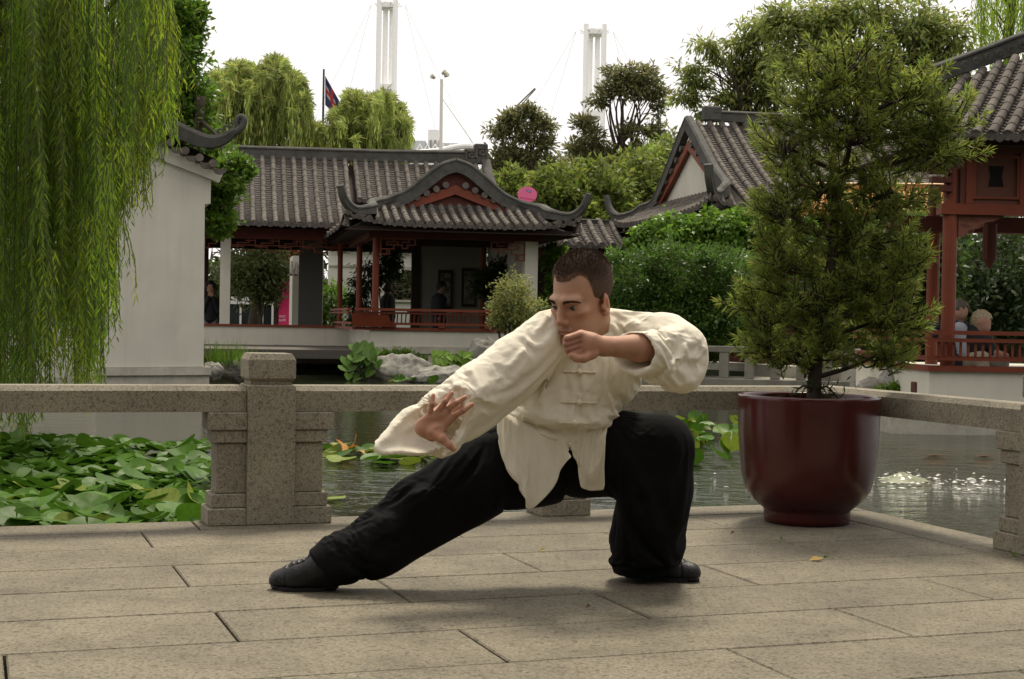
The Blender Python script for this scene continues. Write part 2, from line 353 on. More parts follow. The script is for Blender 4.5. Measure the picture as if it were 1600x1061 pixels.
# ------------------------------------------------------------------ tiled roofs
def slope_line(E, Tp, sag, n):
    t = np.linspace(0, 1, n)[:, None]; p = E*(1-t)+Tp*t; p[:, 2] -= (sag*4*t*(1-t))[:, 0]; return p
def rib(par, E, Tp, sag, r, tile=.21, disc=True, m=None):
    L_ = np.linalg.norm(Tp-E); k = max(2, int(round(L_/tile))); pts = slope_line(E, Tp, sag, k+1); m_ = MB()
    t0 = unit(pts[1]-pts[0]); side = unit(np.cross(t0, [0, 0, 1])); seg = 6
    vs, fs = [], []
    for i in range(k):
        t = unit(pts[i+1]-pts[i]); up = np.cross(side, t); jit = random.uniform(-.004, .004)
        for (p, rr) in ((pts[i], r*1.07), (pts[i+1]+t*.01, r*.95)):
            for j in range(seg+1): a = math.pi*j/seg; vs.append(p + side*(math.cos(a)*rr+jit) + up*(math.sin(a)*rr*1.05+.012))
        o = i*2*(seg+1)
        for j in range(seg): fs.append((o+j, o+j+1, o+seg+2+j, o+seg+1+j))
        fs.append(tuple(o+j for j in range(seg, -1, -1)))
    m_.add(vs, fs)
    if disc:
        up = np.array([0, 0, 1.]); c = pts[0] - t0*.012 + up*r*.35
        ring = [c + side*math.cos(a)*r*1.18 + up*math.sin(a)*r*1.18 for a in np.linspace(0, 2*math.pi, 13)[:-1]]
        m_.prism(ring[::-1], t0*[1, 1, 0]*.04)
    return obj('cover_tile_row', m_, m or M_TILE, par)
def pan(par, E0, T0, E1, T1, sag, course=.085, m=None):
    L_ = max(np.linalg.norm(T0-E0), np.linalg.norm(T1-E1)); k = max(2, int(L_/course))
    a, b = slope_line(E0, T0, sag, k+1), slope_line(E1, T1, sag, k+1); mid = (a+b)/2; mid[:, 2] -= .028; m_ = MB(); vs, fs = [], []
    for i in range(k):
        lift = np.array([0, 0, .018])
        vs += [a[i]+lift, mid[i]+lift, b[i]+lift, a[i+1], mid[i+1], b[i+1], a[i], mid[i], b[i]]; o = i*9
        fs += [(o, o+1, o+4, o+3), (o+1, o+2, o+5, o+4), (o+6, o+7, o+1, o), (o+7, o+8, o+2, o+1)]
    t0 = unit((T0-E0)*[1, 1, 0]); w = b[0]-a[0]           # drip tile hanging at the eave
    arc = [a[0]+w*s_ - np.array([0, 0, math.sin(s_*math.pi)*.085-.02]) - t0*.015 for s_ in np.linspace(.04, .96, 8)]
    m_.add(vs, fs); m_.prism(arc, t0*.03)
    return obj('pan_tile_row', m_, m or M_PAN, par)
def roof_patch(par, Es, Ts, sag, r, m=None, mp=None, tile=.21, course=.085):
    for i in range(len(Es)):
        rib(par, Es[i], Ts[i], sag, r, tile, m=m)
        if i: pan(par, Es[i-1], Ts[i-1], Es[i], Ts[i], sag, course, m=mp)
def band(par, pts, h, th, name='ridge', m=None, drop=0.):
    s_ = [(-th/2, -drop), (th/2, -drop), (th/2, h*.72), (th*.66, h*.76), (th*.66, h*.86), (th*.4, h), (-th*.4, h), (-th*.66, h*.86), (-th*.66, h*.76), (-th/2, h*.72)]
    m_ = MB(); m_.sweep(pts, s_); return obj(name, m_, m or M_RIDGE, par)
def hip_gable(par, PT, pe, pg, pl, qc, qg, W, zr, zg, ze, tip, r, nsk, nside, sides, board, panel, soft=.5, sag=.07):
    """PT(p, q, z); gable end at pg looking towards -p, its skirt roof reaching to the eave pe; ridge runs on to pl"""
    lift = lambda q: .20*abs((q-qc)/W)**5
    qs = np.linspace(-W+.08, W-.08, nsk)+qc; Es, Ts = [], []
    for q in qs:
        d = abs(q-qc); f = 1. if d <= qg else (W-d)/(W-qg)
        Es.append(PT(pe, q, ze+lift(q))); Ts.append(PT(pe+(pg-pe)*max(f, .06), qc+(q-qc), ze+(zg-ze)*max(f, .06)+lift(q)*.5))
    roof_patch(par, Es, Ts, sag*.6, r)
    for s_ in sides:                                          # long slopes either side of the ridge
        n = nside; ps = np.linspace(pe+.1, pl, n); Es, Ts = [], []
        for p in ps:
            f = 1. if p >= pg else (p-pe)/(pg-pe)
            top = (qc+s_*(W*(1-f)+.03*f), ze+(zr-ze)*f) if f < 1 else (qc+s_*.03, zr)
            if p < pg: top = (qc+s_*(W-(W-qg)*f), ze+(zg-ze)*f)
            lf = .2*max(0, 1-(p-pe)/1.2)**3
            Es.append(PT(p, qc+s_*W, ze+lf)); Ts.append(PT(p, top[0], top[1]+.01))
        if s_ > 0: Es.reverse(); Ts.reverse()
        roof_patch(par, Es, Ts, .16, r)
    for s_ in (-1, 1):                                        # swept verge running into the upturned hip corner
        gs = lambda f: PT(pg-.10, qc+s_*qg*f, zg+.10+(zr-zg)*(soft*(.5+.5*math.cos(math.pi*f))+(1-soft)*(1-f)**1.12))
        pts = [PT(pe-.10, qc+s_*(W+.10), ze+tip), PT(pe-.03, qc+s_*(W+.0), ze+tip*.62), PT(pe+.10, qc+s_*(W-.2), ze+tip*.40), PT(pe+.32, qc+s_*(W-.52), ze+(zg-ze)*.35+.17),
               PT(pg-.55*(pg-pe)*.6, qc+s_*(qg+(W-qg)*.35), zg+.01), gs(1.0), gs(.72), gs(.45), gs(.22), gs(.0)]
        curve = catmull(pts, 5)
        m_ = MB()
        m_.sweep(curve, lambda t: [(-.055-.02*min(1, t*3), -.20*min(1, .12+t*1.6)), (.055+.02*min(1, t*3), -.20*min(1, .12+t*1.6)), (.07, -.02), (.085, .0), (.085, .025), (.05, .06), (-.05, .06), (-.085, .025), (-.085, 0), (-.07, -.02)])
        obj('swept_verge_ridge', m_, M_RIDGE, par)
        for k in range(7):                                    # scalloped verge tiles under it
            f = 1.02-k*.145; c = PT(pg-.16, qc+s_*qg*f*.97, zg-.04+(zr-zg-.20)*(1-max(f, 0))**1.05-.03); m_ = MB()
            ax = PT(1, 0, 0)-PT(0, 0, 0); m_.tube([c, c+ax*.22], .062, 10); obj('verge_tile', m_, M_TILE, par)
        m_ = MB(); lo = [PT(pg-.11, qc+s_*qg*f, zg-.22+(zr-zg-.30)*(1-f)**1.05) for f in np.linspace(1.0, 0, 8)]
        hi = [p+np.array([0, 0, .17]) for p in lo]; ax = PT(1, 0, 0)-PT(0, 0, 0)
        for k in range(7): m_.prism([lo[k], lo[k+1], hi[k+1], hi[k]], ax*.07)
        obj('bargeboard', m_, board, par)
    m_ = MB(); m_.prism([PT(pg+.0, qc-qg*1.02, zg-.12), PT(pg, qc+qg*1.02, zg-.12), PT(pg, qc+qg*.5, zg+(zr-zg)*.42), PT(pg, qc, zr-.08), PT(pg, qc-qg*.5, zg+(zr-zg)*.42)], (PT(1, 0, 0)-PT(0, 0, 0))*.06)
    obj('gable_panel', m_, panel, par)
    m_ = MB(); m_.box(PT(pg-.05, qc-qg*.95, zg-.14), PT(0, 1, 0)*0+(PT(0, qg*1.9, 0)-PT(0, 0, 0)), (PT(.05, 0, 0)-PT(0, 0, 0)), (0, 0, .16)); obj('gable_sill', m_, M_RIDGE, par)
    m_ = MB(); m_.box(PT(pe+.12, qc-W+.15, ze-.09), PT(0, 2*W-.3, 0)-PT(0, 0, 0), PT(pl-pe-.1, 0, 0)-PT(0, 0, 0), (0, 0, .05)); obj('soffit', m_, M_BROWN, par)
    m_ = MB(); m_.add([PT(pg, qc-qg, zg), PT(pg, qc, zr), PT(pl, qc, zr), PT(pl, qc-W, ze), PT(pe, qc-W, ze-.02), PT(pe, qc+W, ze-.02), PT(pl, qc+W, ze), PT(pg, qc+qg, zg)],
                      [(0, 1, 2), (0, 2, 3), (0, 3, 4), (7, 6, 5), (1, 7, 6), (1, 6, 2), (0, 4, 5, 7)])
    m_.v = [(x, y, z-.10) for x, y, z in m_.v]; obj('roof_deck', m_, M_BROWN, par)

def fret(par, PT, a0, a1, z0, z1, pat, b=0., t=.022, m=None):
    """openwork lattice bars in the plane b: pat lists bars (x0, y0, x1, y1) as fractions of the panel"""
    for x0, y0, x1, y1 in pat:
        A_, B_ = (a0+(a1-a0)*x0, z0+(z1-z0)*y0), (a0+(a1-a0)*x1, z0+(z1-z0)*y1); m_ = MB()
        lo = (min(A_[0], B_[0])-t/2, min(A_[1], B_[1])-t/2); hi = (max(A_[0], B_[0])+t/2, max(A_[1], B_[1])+t/2); d = .03 + .004*(x0 == x1)
        m_.box(PT(lo[0], b-d/2, lo[1]), PT(hi[0], b, 0)-PT(lo[0], b, 0), PT(0, d, 0)-PT(0, 0, 0), (0, 0, hi[1]-lo[1])); obj('lattice_bar', m_, m or M_RED, par)
def pbox(par, name, PT, a0, a1, b0, b1, z0, z1, m, bev=0.):
    m_ = MB(); m_.box(PT(a0, b0, z0), PT(a1, 0, 0)-PT(a0, 0, 0), PT(0, b1, 0)-PT(0, b0, 0), (0, 0, z1-z0), bev); return obj(name, m_, m, par)

# ------------------------------------------------------------------ main pavilion with its open gallery
A = Frame(P(577, 590, 27.5), math.radians(11))
pav = thing('pavilion', 'open lakeside pavilion with swept grey tile roof, red columns and white parapet', 'pavilion', A(1.5, 2, -.3))
FL = .12
pbox(pav, 'stone_plinth', A, 0, 3.6, 0, 4.3, -.6, .17, M_STONE); pbox(pav, 'stone_coping', A, -.03, 3.62, -.04, 4.3, .1705, .315, M_STONE, .01)
pbox(pav, 'parapet', A, 0, 3.12, 0, .16, .3155, .60, M_WALL); pbox(pav, 'parapet', A, -.002, .158, .1605, 4.4, .3155, .598, M_WALL)
pbox(pav, 'stone_plinth', A, -5.2, -.001, 4.4, 8, -.16, .10, M_STONE); pbox(pav, 'stone_coping', A, -5.2, -.031, 4.36, 4.75, .1005, .235, M_STONE, .01)
pbox(pav, 'parapet', A, -5.2, -.003, 4.4, 4.56, .2355, .60, M_WALL)
pbox(pav, 'parapet_rail', A, -5.2, .0, 4.36, 4.60, .6005, .645, M_RED); pbox(pav, 'floor', A, -5.2, 3.1, .17, 8.5, .06, FL+.1, mat('pavilion_floor', (.10, .09, .075), .8))
# bench railing of the projecting bay
for nm, z0, z1, b0 in (('rail', .601, .655, -.05), ('rail', .70, .745, -.10), ('rail', .90, .935, -.16), ('rail', .955, 1.0, -.22)):
    pbox(pav, nm, A, -.30, 2.55, b0, b0+.07, z0, z1, M_RED); pbox(pav, nm, A, -.32-.3*(z0-.6), -.25-.3*(z0-.6), b0+.0705, 4.3, z0, z1-.002, M_RED)
for k in range(34):
    a = -.15+k*.078; m_ = MB(); m_.box(A(a, -.07, .746), A(.022, 0, 0)-A(0, 0, 0), A(0, .022, 0)-A(0, 0, 0), (A(0, -.06, .153)-A(0, 0, 0))); obj('baluster', m_, M_RED, pav)
for a in (.35, 1.25, 2.1): pbox(pav, 'rail_block', A, a, a+.12, -.09, -.04, .656, .699, M_RED); pbox(pav, 'rail_block', A, a+.3, a+.42, -.19, -.14, .936, .954, M_RED)
m_ = MB(); m_.prism([A(-.32, -.12, .66), A(.42, -.12, .66), A(.30, -.18, .88), A(-.36, -.18, .9)], A(0, .03, 0)-A(0, 0, 0)); obj('bench_end_panel', m_, M_RED, pav)
def column(par, PT, a, b, z0, z1, r, m, n=14): m_ = MB(); m_.tube([PT(a, b, z0), PT(a, b, z1)], r, n); return obj('column', m_, m, par, smooth=False)
for (a, b, r) in ((.1, .14, .062), (.1, A.on_a(561, 450, .1)[0], .060), (-.19, 4.75, .055), (2.8, 4.2, .06)): column(pav, A, a, b, FL, 2.45, r, M_RED)
pbox(pav, 'white_pillar', A, 2.86, 3.1, -.02, .26, .22, 2.36, M_WALL); pbox(pav, 'white_wall', A, 2.95, 3.1, .27, 4.4, .2, 2.36, mat('grey_render', (.45, .45, .41), .9))
pbox(pav, 'beam', A, -.05, 3.14, -.05, .10, 2.29, 2.44, M_RED2); pbox(pav, 'beam', A, -.05, .10, .11, 4.3, 2.285, 2.44, M_RED2); pbox(pav, 'beam', A, -5.2, -.06, 4.36, 4.52, 2.45, 2.66, M_RED2)
pbox(pav, 'beam', A, -.04, 3.1, 2.1, 2.2, 2.26, 2.44, M_BROWN); pbox(pav, 'beam', A, -5.2, 3.0, 8.1, 8.25, 2.38, 2.66, M_BROWN)
pbox(pav, 'ceiling', A, -5.2, 3.0, 4.6, 8.2, 2.665, 2.70, M_BROWN)
pbox(pav, 'white_pillar', A, -2.70, -2.49, 4.41, 4.6, .24, 2.44, M_WALL); pbox(pav, 'dark_screen_wall', A, -1.00, -.48, 5.9, 6.0, FL, 2.5, mat('dark_render', (.10, .10, .09), .9))
pbox(pav, 'white_pillar', A, -3.3, -2.95, 6.2, 6.5, FL, 2.5, M_BROWN)
# back wall of the bay with hung pictures
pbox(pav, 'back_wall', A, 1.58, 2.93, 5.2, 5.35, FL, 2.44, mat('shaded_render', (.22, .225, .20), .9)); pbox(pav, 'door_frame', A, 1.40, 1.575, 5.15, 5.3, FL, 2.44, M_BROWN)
for k, (a0, z0, w, h_) in enumerate(((1.98, 1.05, .32, .85), (2.50, 1.1, .34, .85))):
    pbox(pav, 'picture_frame', A, a0, a0+w, 5.15, 5.195, z0, z0+h_, M_BROWN); pbox(pav, 'picture', A, a0+.05, a0+w-.05, 5.142, 5.149, z0+.07, z0+h_-.07, mat('ink_picture', (.22, .21, .17), .7, var=.9, scale=9, coord='World'))
# openwork frets under the beams
STEP = [(0, 0, 0, 1), (0, 1, 1, 1), (.0, .0, .18, .0), (.18, 0, .18, .34), (0, .34, .38, .34), (.38, .34, .38, .62), (.18, .62, .62, .62), (.62, .62, .62, .4), (.62, .4, .78, .4), (.62, .8, .82, .8), (.82, .8, .82, 1), (.38, .82, .38, 1), (.18, .62, .18, .82), (.18, .82, .5, .82), (.78, .4, .78, .62), (.78, .62, 1, .62), (1, .62, 1, 1), (.5, .62, .5, .82), (.25, .0, .25, .34)]
fret(pav, A, .17, .80, 1.99, 2.27, STEP); fret(pav, A, 2.84, 2.22, 1.93, 2.26, STEP)
LONG = []
for k in range(5):
    x = k/5; LONG += [(x, 1, x, .45), (x+.05, .7, x+.15, .7), (x+.05, .7, x+.05, .35), (x, .45, x+.1, .45), (x+.1, .45, x+.1, 0 if k in (0, 4) else .2), (x+.15, .7, x+.15, 1), (x+.1, .2, x+.2, .2), (x+.12, .85, x+.2, .85)]
fret(pav, A, -2.48, -.02, 2.12, 2.44, LONG+[(0, 1, 1, 1), (0, .55, 1, .55)], b=4.44, t=.018); fret(pav, A, -4.2, -2.72, 2.05, 2.42, LONG+[(0, 1, 1, 1)], b=4.44, t=.018)
# roofs: the bay's hip-and-gable, then the gallery's long slope
PTb = lambda p, q, z: A(q, p, z)
hip_gable(pav, PTb, -.75, .55, 5.2, 1.6, 1.28, 2.16, 3.68, 2.93, 2.50, .64, .054, 24, 8, (-1, 1), M_RED, M_RED2, .85)
n = 26; aa = np.linspace(-5.0, 2.95, n+10)
roof_patch(pav, [A(a, 3.65, 2.70) for a in aa if a < .05], [A(a, 6.3, 4.32) for a in aa if a < .05], .22, .053)
roof_patch(pav, [A(a, 5.0, 3.35) for a in aa if a > -.0], [A(a, 6.3, 4.32) for a in aa if a > -.0], .05, .053)
band(pav, [A(-5.1, 6.4, 4.32), A(-2, 6.4, 4.30), A(1, 6.4, 4.33), A(2.75, 6.4, 4.38)], .28, .16)
m_ = MB(); m_.add([A(-5.1, 3.75, 2.62), A(3, 3.75, 2.62), A(3, 5.0, 3.12), A(-5.1, 5.0, 3.12), A(3, 6.4, 4.22), A(-5.1, 6.4, 4.22), A(-5.1, 9.1, 2.66), A(3, 9.1, 2.66)], [(0, 1, 2, 3), (3, 2, 4, 5), (5, 4, 7, 6)]); obj('roof_deck', m_, M_BROWN, pav)
for k, (a0, z0, w, h_) in enumerate(((2.70, 4.36, .27, .34), (2.93, 4.36, .30, .46))):       # stepped ridge-end blocks with fret spirals
    blk = pbox(pav, 'ridge_end_block', A, a0, a0+w, 6.30, 6.50, z0, z0+h_, M_RIDGE, .02); s_ = w*.36; cx, cz = a0+w/2, z0+h_*.55
    for x0, y0, x1, y1 in ((-1, -1, -1, 1), (-1, 1, 1, 1), (1, 1, 1, -.4), (1, -.4, -.3, -.4), (-.3, -.4, -.3, .4), (-.3, .4, .35, .4)):
        m_ = MB(); m_.box(A(cx+s_*min(x0, x1)-.015, 6.27, cz+s_*min(y0, y1)-.015), A(s_*abs(x1-x0)+.03, 0, 0)-A(0, 0, 0), A(0, .029, 0)-A(0, 0, 0), (0, 0, s_*abs(y1-y0)+.03)); obj('fret_spiral', m_, M_TILE, pav)
band(pav, catmull([A(3.18, 6.4, 4.36), A(3.20, 5.7, 3.78), A(3.22, 4.8, 3.28), A(3.24, 3.9, 2.95)], 5), .16, .16, 'verge_ridge')

# ------------------------------------------------------------------ far bank
bank = MB()
bank.prism([A(-30, 5.0, -.9), A(.5, 5.0, -.9), A(3.3, 3.0, -.9), A(4.2, .8, -.9), (2.6, 24.5, -.9), (4.6, 21.5, -.9), (6.2, 18.2, -.9), (30, 17, -.9), (400, 60, -.9), (400, 900, -.9), (-400, 900, -.9), (-400, 40, -.9)], (0, 0, 1.0))
struct('bank', bank, mat('garden_soil', (.05, .055, .028), .95, scale=1.2, col2=(.035, .05, .018)))
g = MB(); g.prism([(3.1, 23.9, -.5), (4.75, 20.9, -.5), (6.35, 17.6, -.5), (6.6, 18.2, -.5), (5.0, 21.4, -.5), (3.3, 24.3, -.5)], (0, 0, .72)); struct('bank_edging', g, M_STONE)

# ------------------------------------------------------------------ white gable-end building at the left, in the pond
D1 = 21.0
def Q(x, y, d=D1): return P(x, y, d)
lh = thing('garden_house', 'white rendered gable wall with swept tile roof rising from the pond behind the willow', 'house', Z(235, 618, WL))
back = unit(np.array([-.30, 1, 0]))*3.2
wallpoly = [Q(150, 574), Q(318, 573), Q(320, 319), Q(329, 318), Q(330, 272), Q(240, 228), Q(195, 206), Q(150, 196)]
m_ = MB(); m_.prism(wallpoly, back); obj('wall', m_, M_WALL, lh)
m_ = MB(); m_.prism([Q(146, 587, 20.95), Q(330, 586, 20.95), Q(330, 573.5, 20.95), Q(146, 574.5, 20.95)], back*1.04); obj('stone_coping', m_, M_STONE, lh)
m_ = MB(); m_.prism([Q(149, 640), Q(327, 640), Q(327, 586.5), Q(149, 587.5)], back); obj('stone_plinth', m_, M_STONE, lh)
m_ = MB(); lo = [Q(190, 226, 20.9), Q(343, 285, 20.9)]; m_.prism([lo[0], lo[1], Q(350, 268, 20.9), Q(195, 203, 20.9)], back*.05); obj('bargeboard', m_, M_WALL, lh)
for k, (x, y) in enumerate(((222, 199), (243, 210), (267, 220), (290, 233), (312, 244), (333, 253))):
    c = Q(x, y+2, 20.62); m_ = MB(); m_.tube([c, c+unit(back)*.9], .055, 12); obj('cover_tile_row', m_, M_TILE, lh)
    c = Q(x+11, y+11, 20.66); m_ = MB(); arc = [c+np.array([math.cos(t)*.095, 0, math.sin(t)*.075]) for t in np.linspace(math.pi*.98, math.pi*2.02, 9)]; m_.prism(arc, unit(back)*.05); obj('drip_tile', m_, M_TILE, lh)
sw = catmull([Q(190, 152, 20.8), Q(240, 174, 20.8), Q(285, 199, 20.8), Q(325, 216, 20.8), Q(350, 214, 20.8), Q(366, 205, 20.8)], 6)
m_ = MB(); m_.sweep(sw, lambda t: [(-.07, -.16*max(.3, 1-max(0, t-.5)*1.4)), (.07, -.16*max(.3, 1-max(0, t-.5)*1.4)), (.09, 0), (.06, .05), (-.06, .05), (-.09, 0)]); obj('swept_ridge', m_, M_RIDGE, lh)
m_ = MB(); cc_ = catmull([Q(358, 210, 20.8), Q(370, 205, 20.8), Q(379, 197, 20.8), Q(382, 188, 20.8), Q(377, 182, 20.8), Q(371, 186, 20.8), Q(370, 194, 20.8), Q(372, 202, 20.8)], 5); m_.tube(cc_, np.linspace(.06, .022, len(cc_)), 9); obj('ridge_curl', m_, M_RIDGE, lh, True)
for k in range(4):
    c = Q(346+k*9, 214-k*5, 20.8); m_ = MB(); m_.tube(catmull([c, c+np.array([.03, 0, .07]), c+np.array([-.02, 0, .11]), c+np.array([-.06, 0, .07]), c+np.array([-.02, 0, .05])], 4), .014, 6); obj('scroll_ornament', m_, M_RIDGE, lh)
m_ = MB(); m_.add([Q(190, 180, 20.85), Q(340, 250, 20.85), Q(340, 250, 20.85)+back, Q(190, 180, 20.85)+back], [(0, 1, 2, 3)]); obj('roof_deck', m_, M_PAN, lh)
gw = MB(); gw.box(P(-60, 640, 24.5), P(165, 640, 24.5)-P(-60, 640, 24.5), (0, .3, 0), (0, 0, 2.6)); tag(obj('garden_wall', gw, M_WALL), 'plain white garden wall glimpsed through the hanging willow', 'wall')

# ------------------------------------------------------------------ hall with the white gable, low gallery roof, yellow roof
hall = thing('garden_hall', 'hall with tall white gable and dark tiled hip roof beyond the hedge', 'building', A(9, 1.3, .1))
PTh = lambda p, q, z: A(p, q, z)
hip_gable(hall, PTh, 5.75, 6.5, 11.5, 1.35, 2.35, 3.45, 4.80, 3.32, 2.86, .75, .06, 30, 24, (-1,), M_RED, M_WALL, .15)
band(hall, [A(6.9, 1.35, 4.86), A(11.5, 1.35, 4.86)], .22, .16); pbox(hall, 'ridge_end_block', A, 6.7, 7.05, 1.25, 1.45, 4.86, 5.16, M_RIDGE, .03)
pbox(hall, 'wall', A, 6.4, 11, -1.0, 3.8, .1, 2.75, M_RED2)
low = thing('covered_walk', 'low tiled gallery roof linking the pavilion and the gabled hall', 'gallery', A(4.2, 4.5, .1))
ea = np.linspace(3.2, 6.2, 13); roof_patch(low, [A(a, 3.4, 2.42) for a in ea], [A(a, 4.6, 2.98) for a in ea], .05, .062)
band(low, [A(3.1, 4.7, 2.95), A(6.3, 4.7, 2.95)], .12, .14); pbox(low, 'beam', A, 3.1, 6.2, 3.7, 3.85, 2.2, 2.36, M_RED2); pbox(low, 'back_wall', A, 3.1, 6.2, 5.2, 5.3, .1, 2.5, M_BROWN)
M_GOLD = mat('golden_glazed_tile', (.48, .24, .06), .4, var=.35, scale=8, coord='World', randv=.12); M_GOLD2 = mat('golden_pan_tile', (.42, .18, .05), .5, coord='World', randv=.12)
yp = thing('golden_pavilion', 'pavilion with golden glazed tile roof glimpsed behind the potted tree', 'pavilion', Z(1400, 560, .1)*[1, 1, 0]+[0, 0, .1])
DY = 24.; es = [P(x, 332-(x-1240)*.0, DY) for x in np.arange(1250, 1500, 9.5)]; ts = [P(x+12, 300, DY+1.3) for x in np.arange(1250, 1500, 9.5)]
roof_patch(yp, es, ts, .03, .036, M_GOLD, M_GOLD2); band(yp, [P(1255, 298, DY+1.35), P(1510, 300, DY+1.35)], .14, .15, m=M_GOLD)
for x in (1300, 1420): q = P(x, 340, DY+.8); m_ = MB(); m_.tube([(q[0], q[1], .1), tuple(q)], .08, 12); obj('column', m_, M_RED2, yp)

# ------------------------------------------------------------------ right pavilion with seated visitors
rp = thing('lakeside_pavilion', 'red timber pavilion with carved bracket, railing and white plinth beside the fountain pond', 'pavilion', Z(1560, 668, WL))
DR = 15.2; B = Frame(P(1452, 575, DR), math.radians(2)); zt = lambda y: P(1520, y, DR)[2]
pbox(rp, 'stone_plinth', B, -.45, 3.5, -.25, 3.0, -.6, zt(640), M_STONE); pbox(rp, 'white_plinth', B, 0, 3.4, 0, 2.8, zt(640)+.0005, zt(577), M_WALL)
for y0, y1, b0, x0 in ((581, 572, -.05, -.03), (564, 557, -.08, -.05), (535, 529, -.14, -.10), (523.5, 517, -.17, -.11)):
    pbox(rp, 'rail', B, x0, 3.4, b0, b0+.06, zt(y0)+.0008, zt(y1), M_RED); pbox(rp, 'rail', B, x0+.0, x0+.06, b0+.061, 2.6, zt(y0)+.001, zt(y1)-.001, M_RED)
for k in range(24): pbox(rp, 'baluster', B, .05+k*.075, .072+k*.075, -.10-.0, -.08, zt(557)+.001, zt(535)-.001, M_RED)
for k in range(10): pbox(rp, 'baluster', B, -.075, -.055, .1+k*.12, .122+k*.12, zt(557)+.002, zt(535)-.002, M_RED)
for a, b, r in ((.22, .12, .072), (.62, 1.9, .07), (2.1, .12, .072)): column(rp, B, a, b, zt(577), zt(262), r, M_RED)
zb = zt(335); pbox(rp, 'beam', B, .10, 3.4, .03, .2, zb, zt(318), M_RED)
pbox(rp, 'frieze_board', B, .30, 3.4, .06, .14, zt(318)+.001, zt(226), mat('brown_red_timber', (.13, .05, .032), .7, var=.2, scale=3))
for k in range(5):
    a0 = .42+k*.55
    for nm, q in (('frieze_mould', (a0, a0+.03, zt(310), zt(242))), ('frieze_mould', (a0+.45, a0+.48, zt(310), zt(242))), ('frieze_mould', (a0+.031, a0+.449, zt(310), zt(306))), ('frieze_mould', (a0+.031, a0+.449, zt(246), zt(242)))):
        pbox(rp, nm, B, q[0], q[1], .035, .0595, q[2], q[3], M_RED)
    m_ = MB(); c0, c1, z0_, z1_ = a0+.165, a0+.315, zt(290), zt(258); e_ = .018
    m_.prism([B(c0, .05, z0_), B(c1, .05, z0_), B(c1-e_, .05, (z0_+z1_)/2), B(c1, .05, z1_), B(c0, .05, z1_), B(c0+e_, .05, (z0_+z1_)/2)], B(0, .009, 0)-B(0, 0, 0)); obj('vent_window', m_, mat('vent_dark', (.008, .006, .005), .9), rp)
    pbox(rp, 'frieze_post', B, a0-.07, a0-.0005, .03, .0595, zt(318)+.002, zt(237), M_RED)
for k in range(4):                                                   # stacked bracket arms by the corner column
    pbox(rp, 'bracket_arm', B, .02-.03*k, .20, .0+.0, .10, zt(300)+k*.09, zt(300)+k*.09+.06, M_RED2)
m_ = MB(); m_.prism([B(.30, .10, zb-.0005), B(.78, .10, zb-.0005), B(.66, .10, zb-.06), B(.58, .10, zb-.07), B(.52, .10, zb-.13), B(.42, .10, zb-.15), B(.36, .10, zb-.22), B(.30, .10, zb-.23)], B(0, .05, 0)-B(0, 0, 0))
brk = obj('carved_bracket', m_, mat('carved_timber', (.19, .075, .05), .7), rp)
for k in range(9):
    c = B(.35+.045*(k % 6), .097, zb-.05-.055*(k//4)-.01*(k % 2)); m_ = MB()
    if .35+.045*(k % 6) < .62-.05*(k//4): m_.tube([c+np.array([math.cos(t)*.022*(1-t/14), 0, math.sin(t)*.022*(1-t/14)]) for t in np.linspace(0, 8, 14)], .005, 5); obj('carved_scroll', m_, mat('carved_timber', (.19, .075, .05)), brk)
m_ = MB(); m_.tube([B(1.05, 1.3, zt(335)), B(1.05, 1.3, zt(395)), B(1.05, 1.3, zt(410))], [.075, .075, .02], 10); obj('hanging_post', m_, M_RED2, rp)
pbox(rp, 'beam', B, .1, 3.4, 1.8, 2.0, zt(345), zt(318), M_RED2); pbox(rp, 'ceiling', B, -.1, 3.5, -.35, 2.9, zt(224), zt(221), M_BROWN)
Es, Ts = [], []                                                       # roof facet looking out to the left
for k in range(12):
    x = 1448+k*25.5; Es.append(P(x, 212-14*max(0, 1-(x-1448)/90)**2, 15.1-.085*k)); Ts.append(P(x+62, 124-(x+62-1500)*.36, 16.3-.085*k))
roof_patch(rp, Es, Ts, .035, .050, tile=.16, course=.062)
band(rp, [P(1462, 130, 16.3), P(1530, 106, 16.3), P(1600, 80, 16.25), P(1740, 36, 16.1)], .20, .16, 'hip_ridge')
for k in range(8): c = P(1490+k*18, 108-k*6.3, 16.15); m_ = MB(); m_.tube([c+np.array([math.cos(t)*.04*(1-t/14), 0, math.sin(t)*.04*(1-t/14)]) for t in np.linspace(0, 9, 16)], .008, 5); obj('ridge_scroll', m_, M_RIDGE, rp)


# ------------------------------------------------------------------ low stone bridge railing beyond the hedge
M_BRIDGE = mat('bridge_stone', (.27, .255, .21), .9, scale=5, col2=(.18, .17, .14), bump=.4, bscale=30, coord='World')
br = thing('stone_bridge', 'low granite bridge with square balusters between hedge and potted tree', 'bridge', Z(1140, 602, 0)*[1, 1, 0])
Cb = Frame(P(1085, 590, 21.5), math.radians(-14)); zc = lambda y: P(1120, y, 21.2)[2]
pbox(br, 'deck', Cb, -1.2, 2.4, 0, 1.1, -.2, zc(592), M_BRIDGE, .01); pbox(br, 'handrail', Cb, -1.2, 2.3, .06, .2, zc(551), zc(541), M_BRIDGE, .01)
for a in np.arange(-1.1, 2.3, .36): pbox(br, 'baluster', Cb, a, a+.13, .07, .19, zc(592)+.0005, zc(551)-.0005, M_BRIDGE, .008)

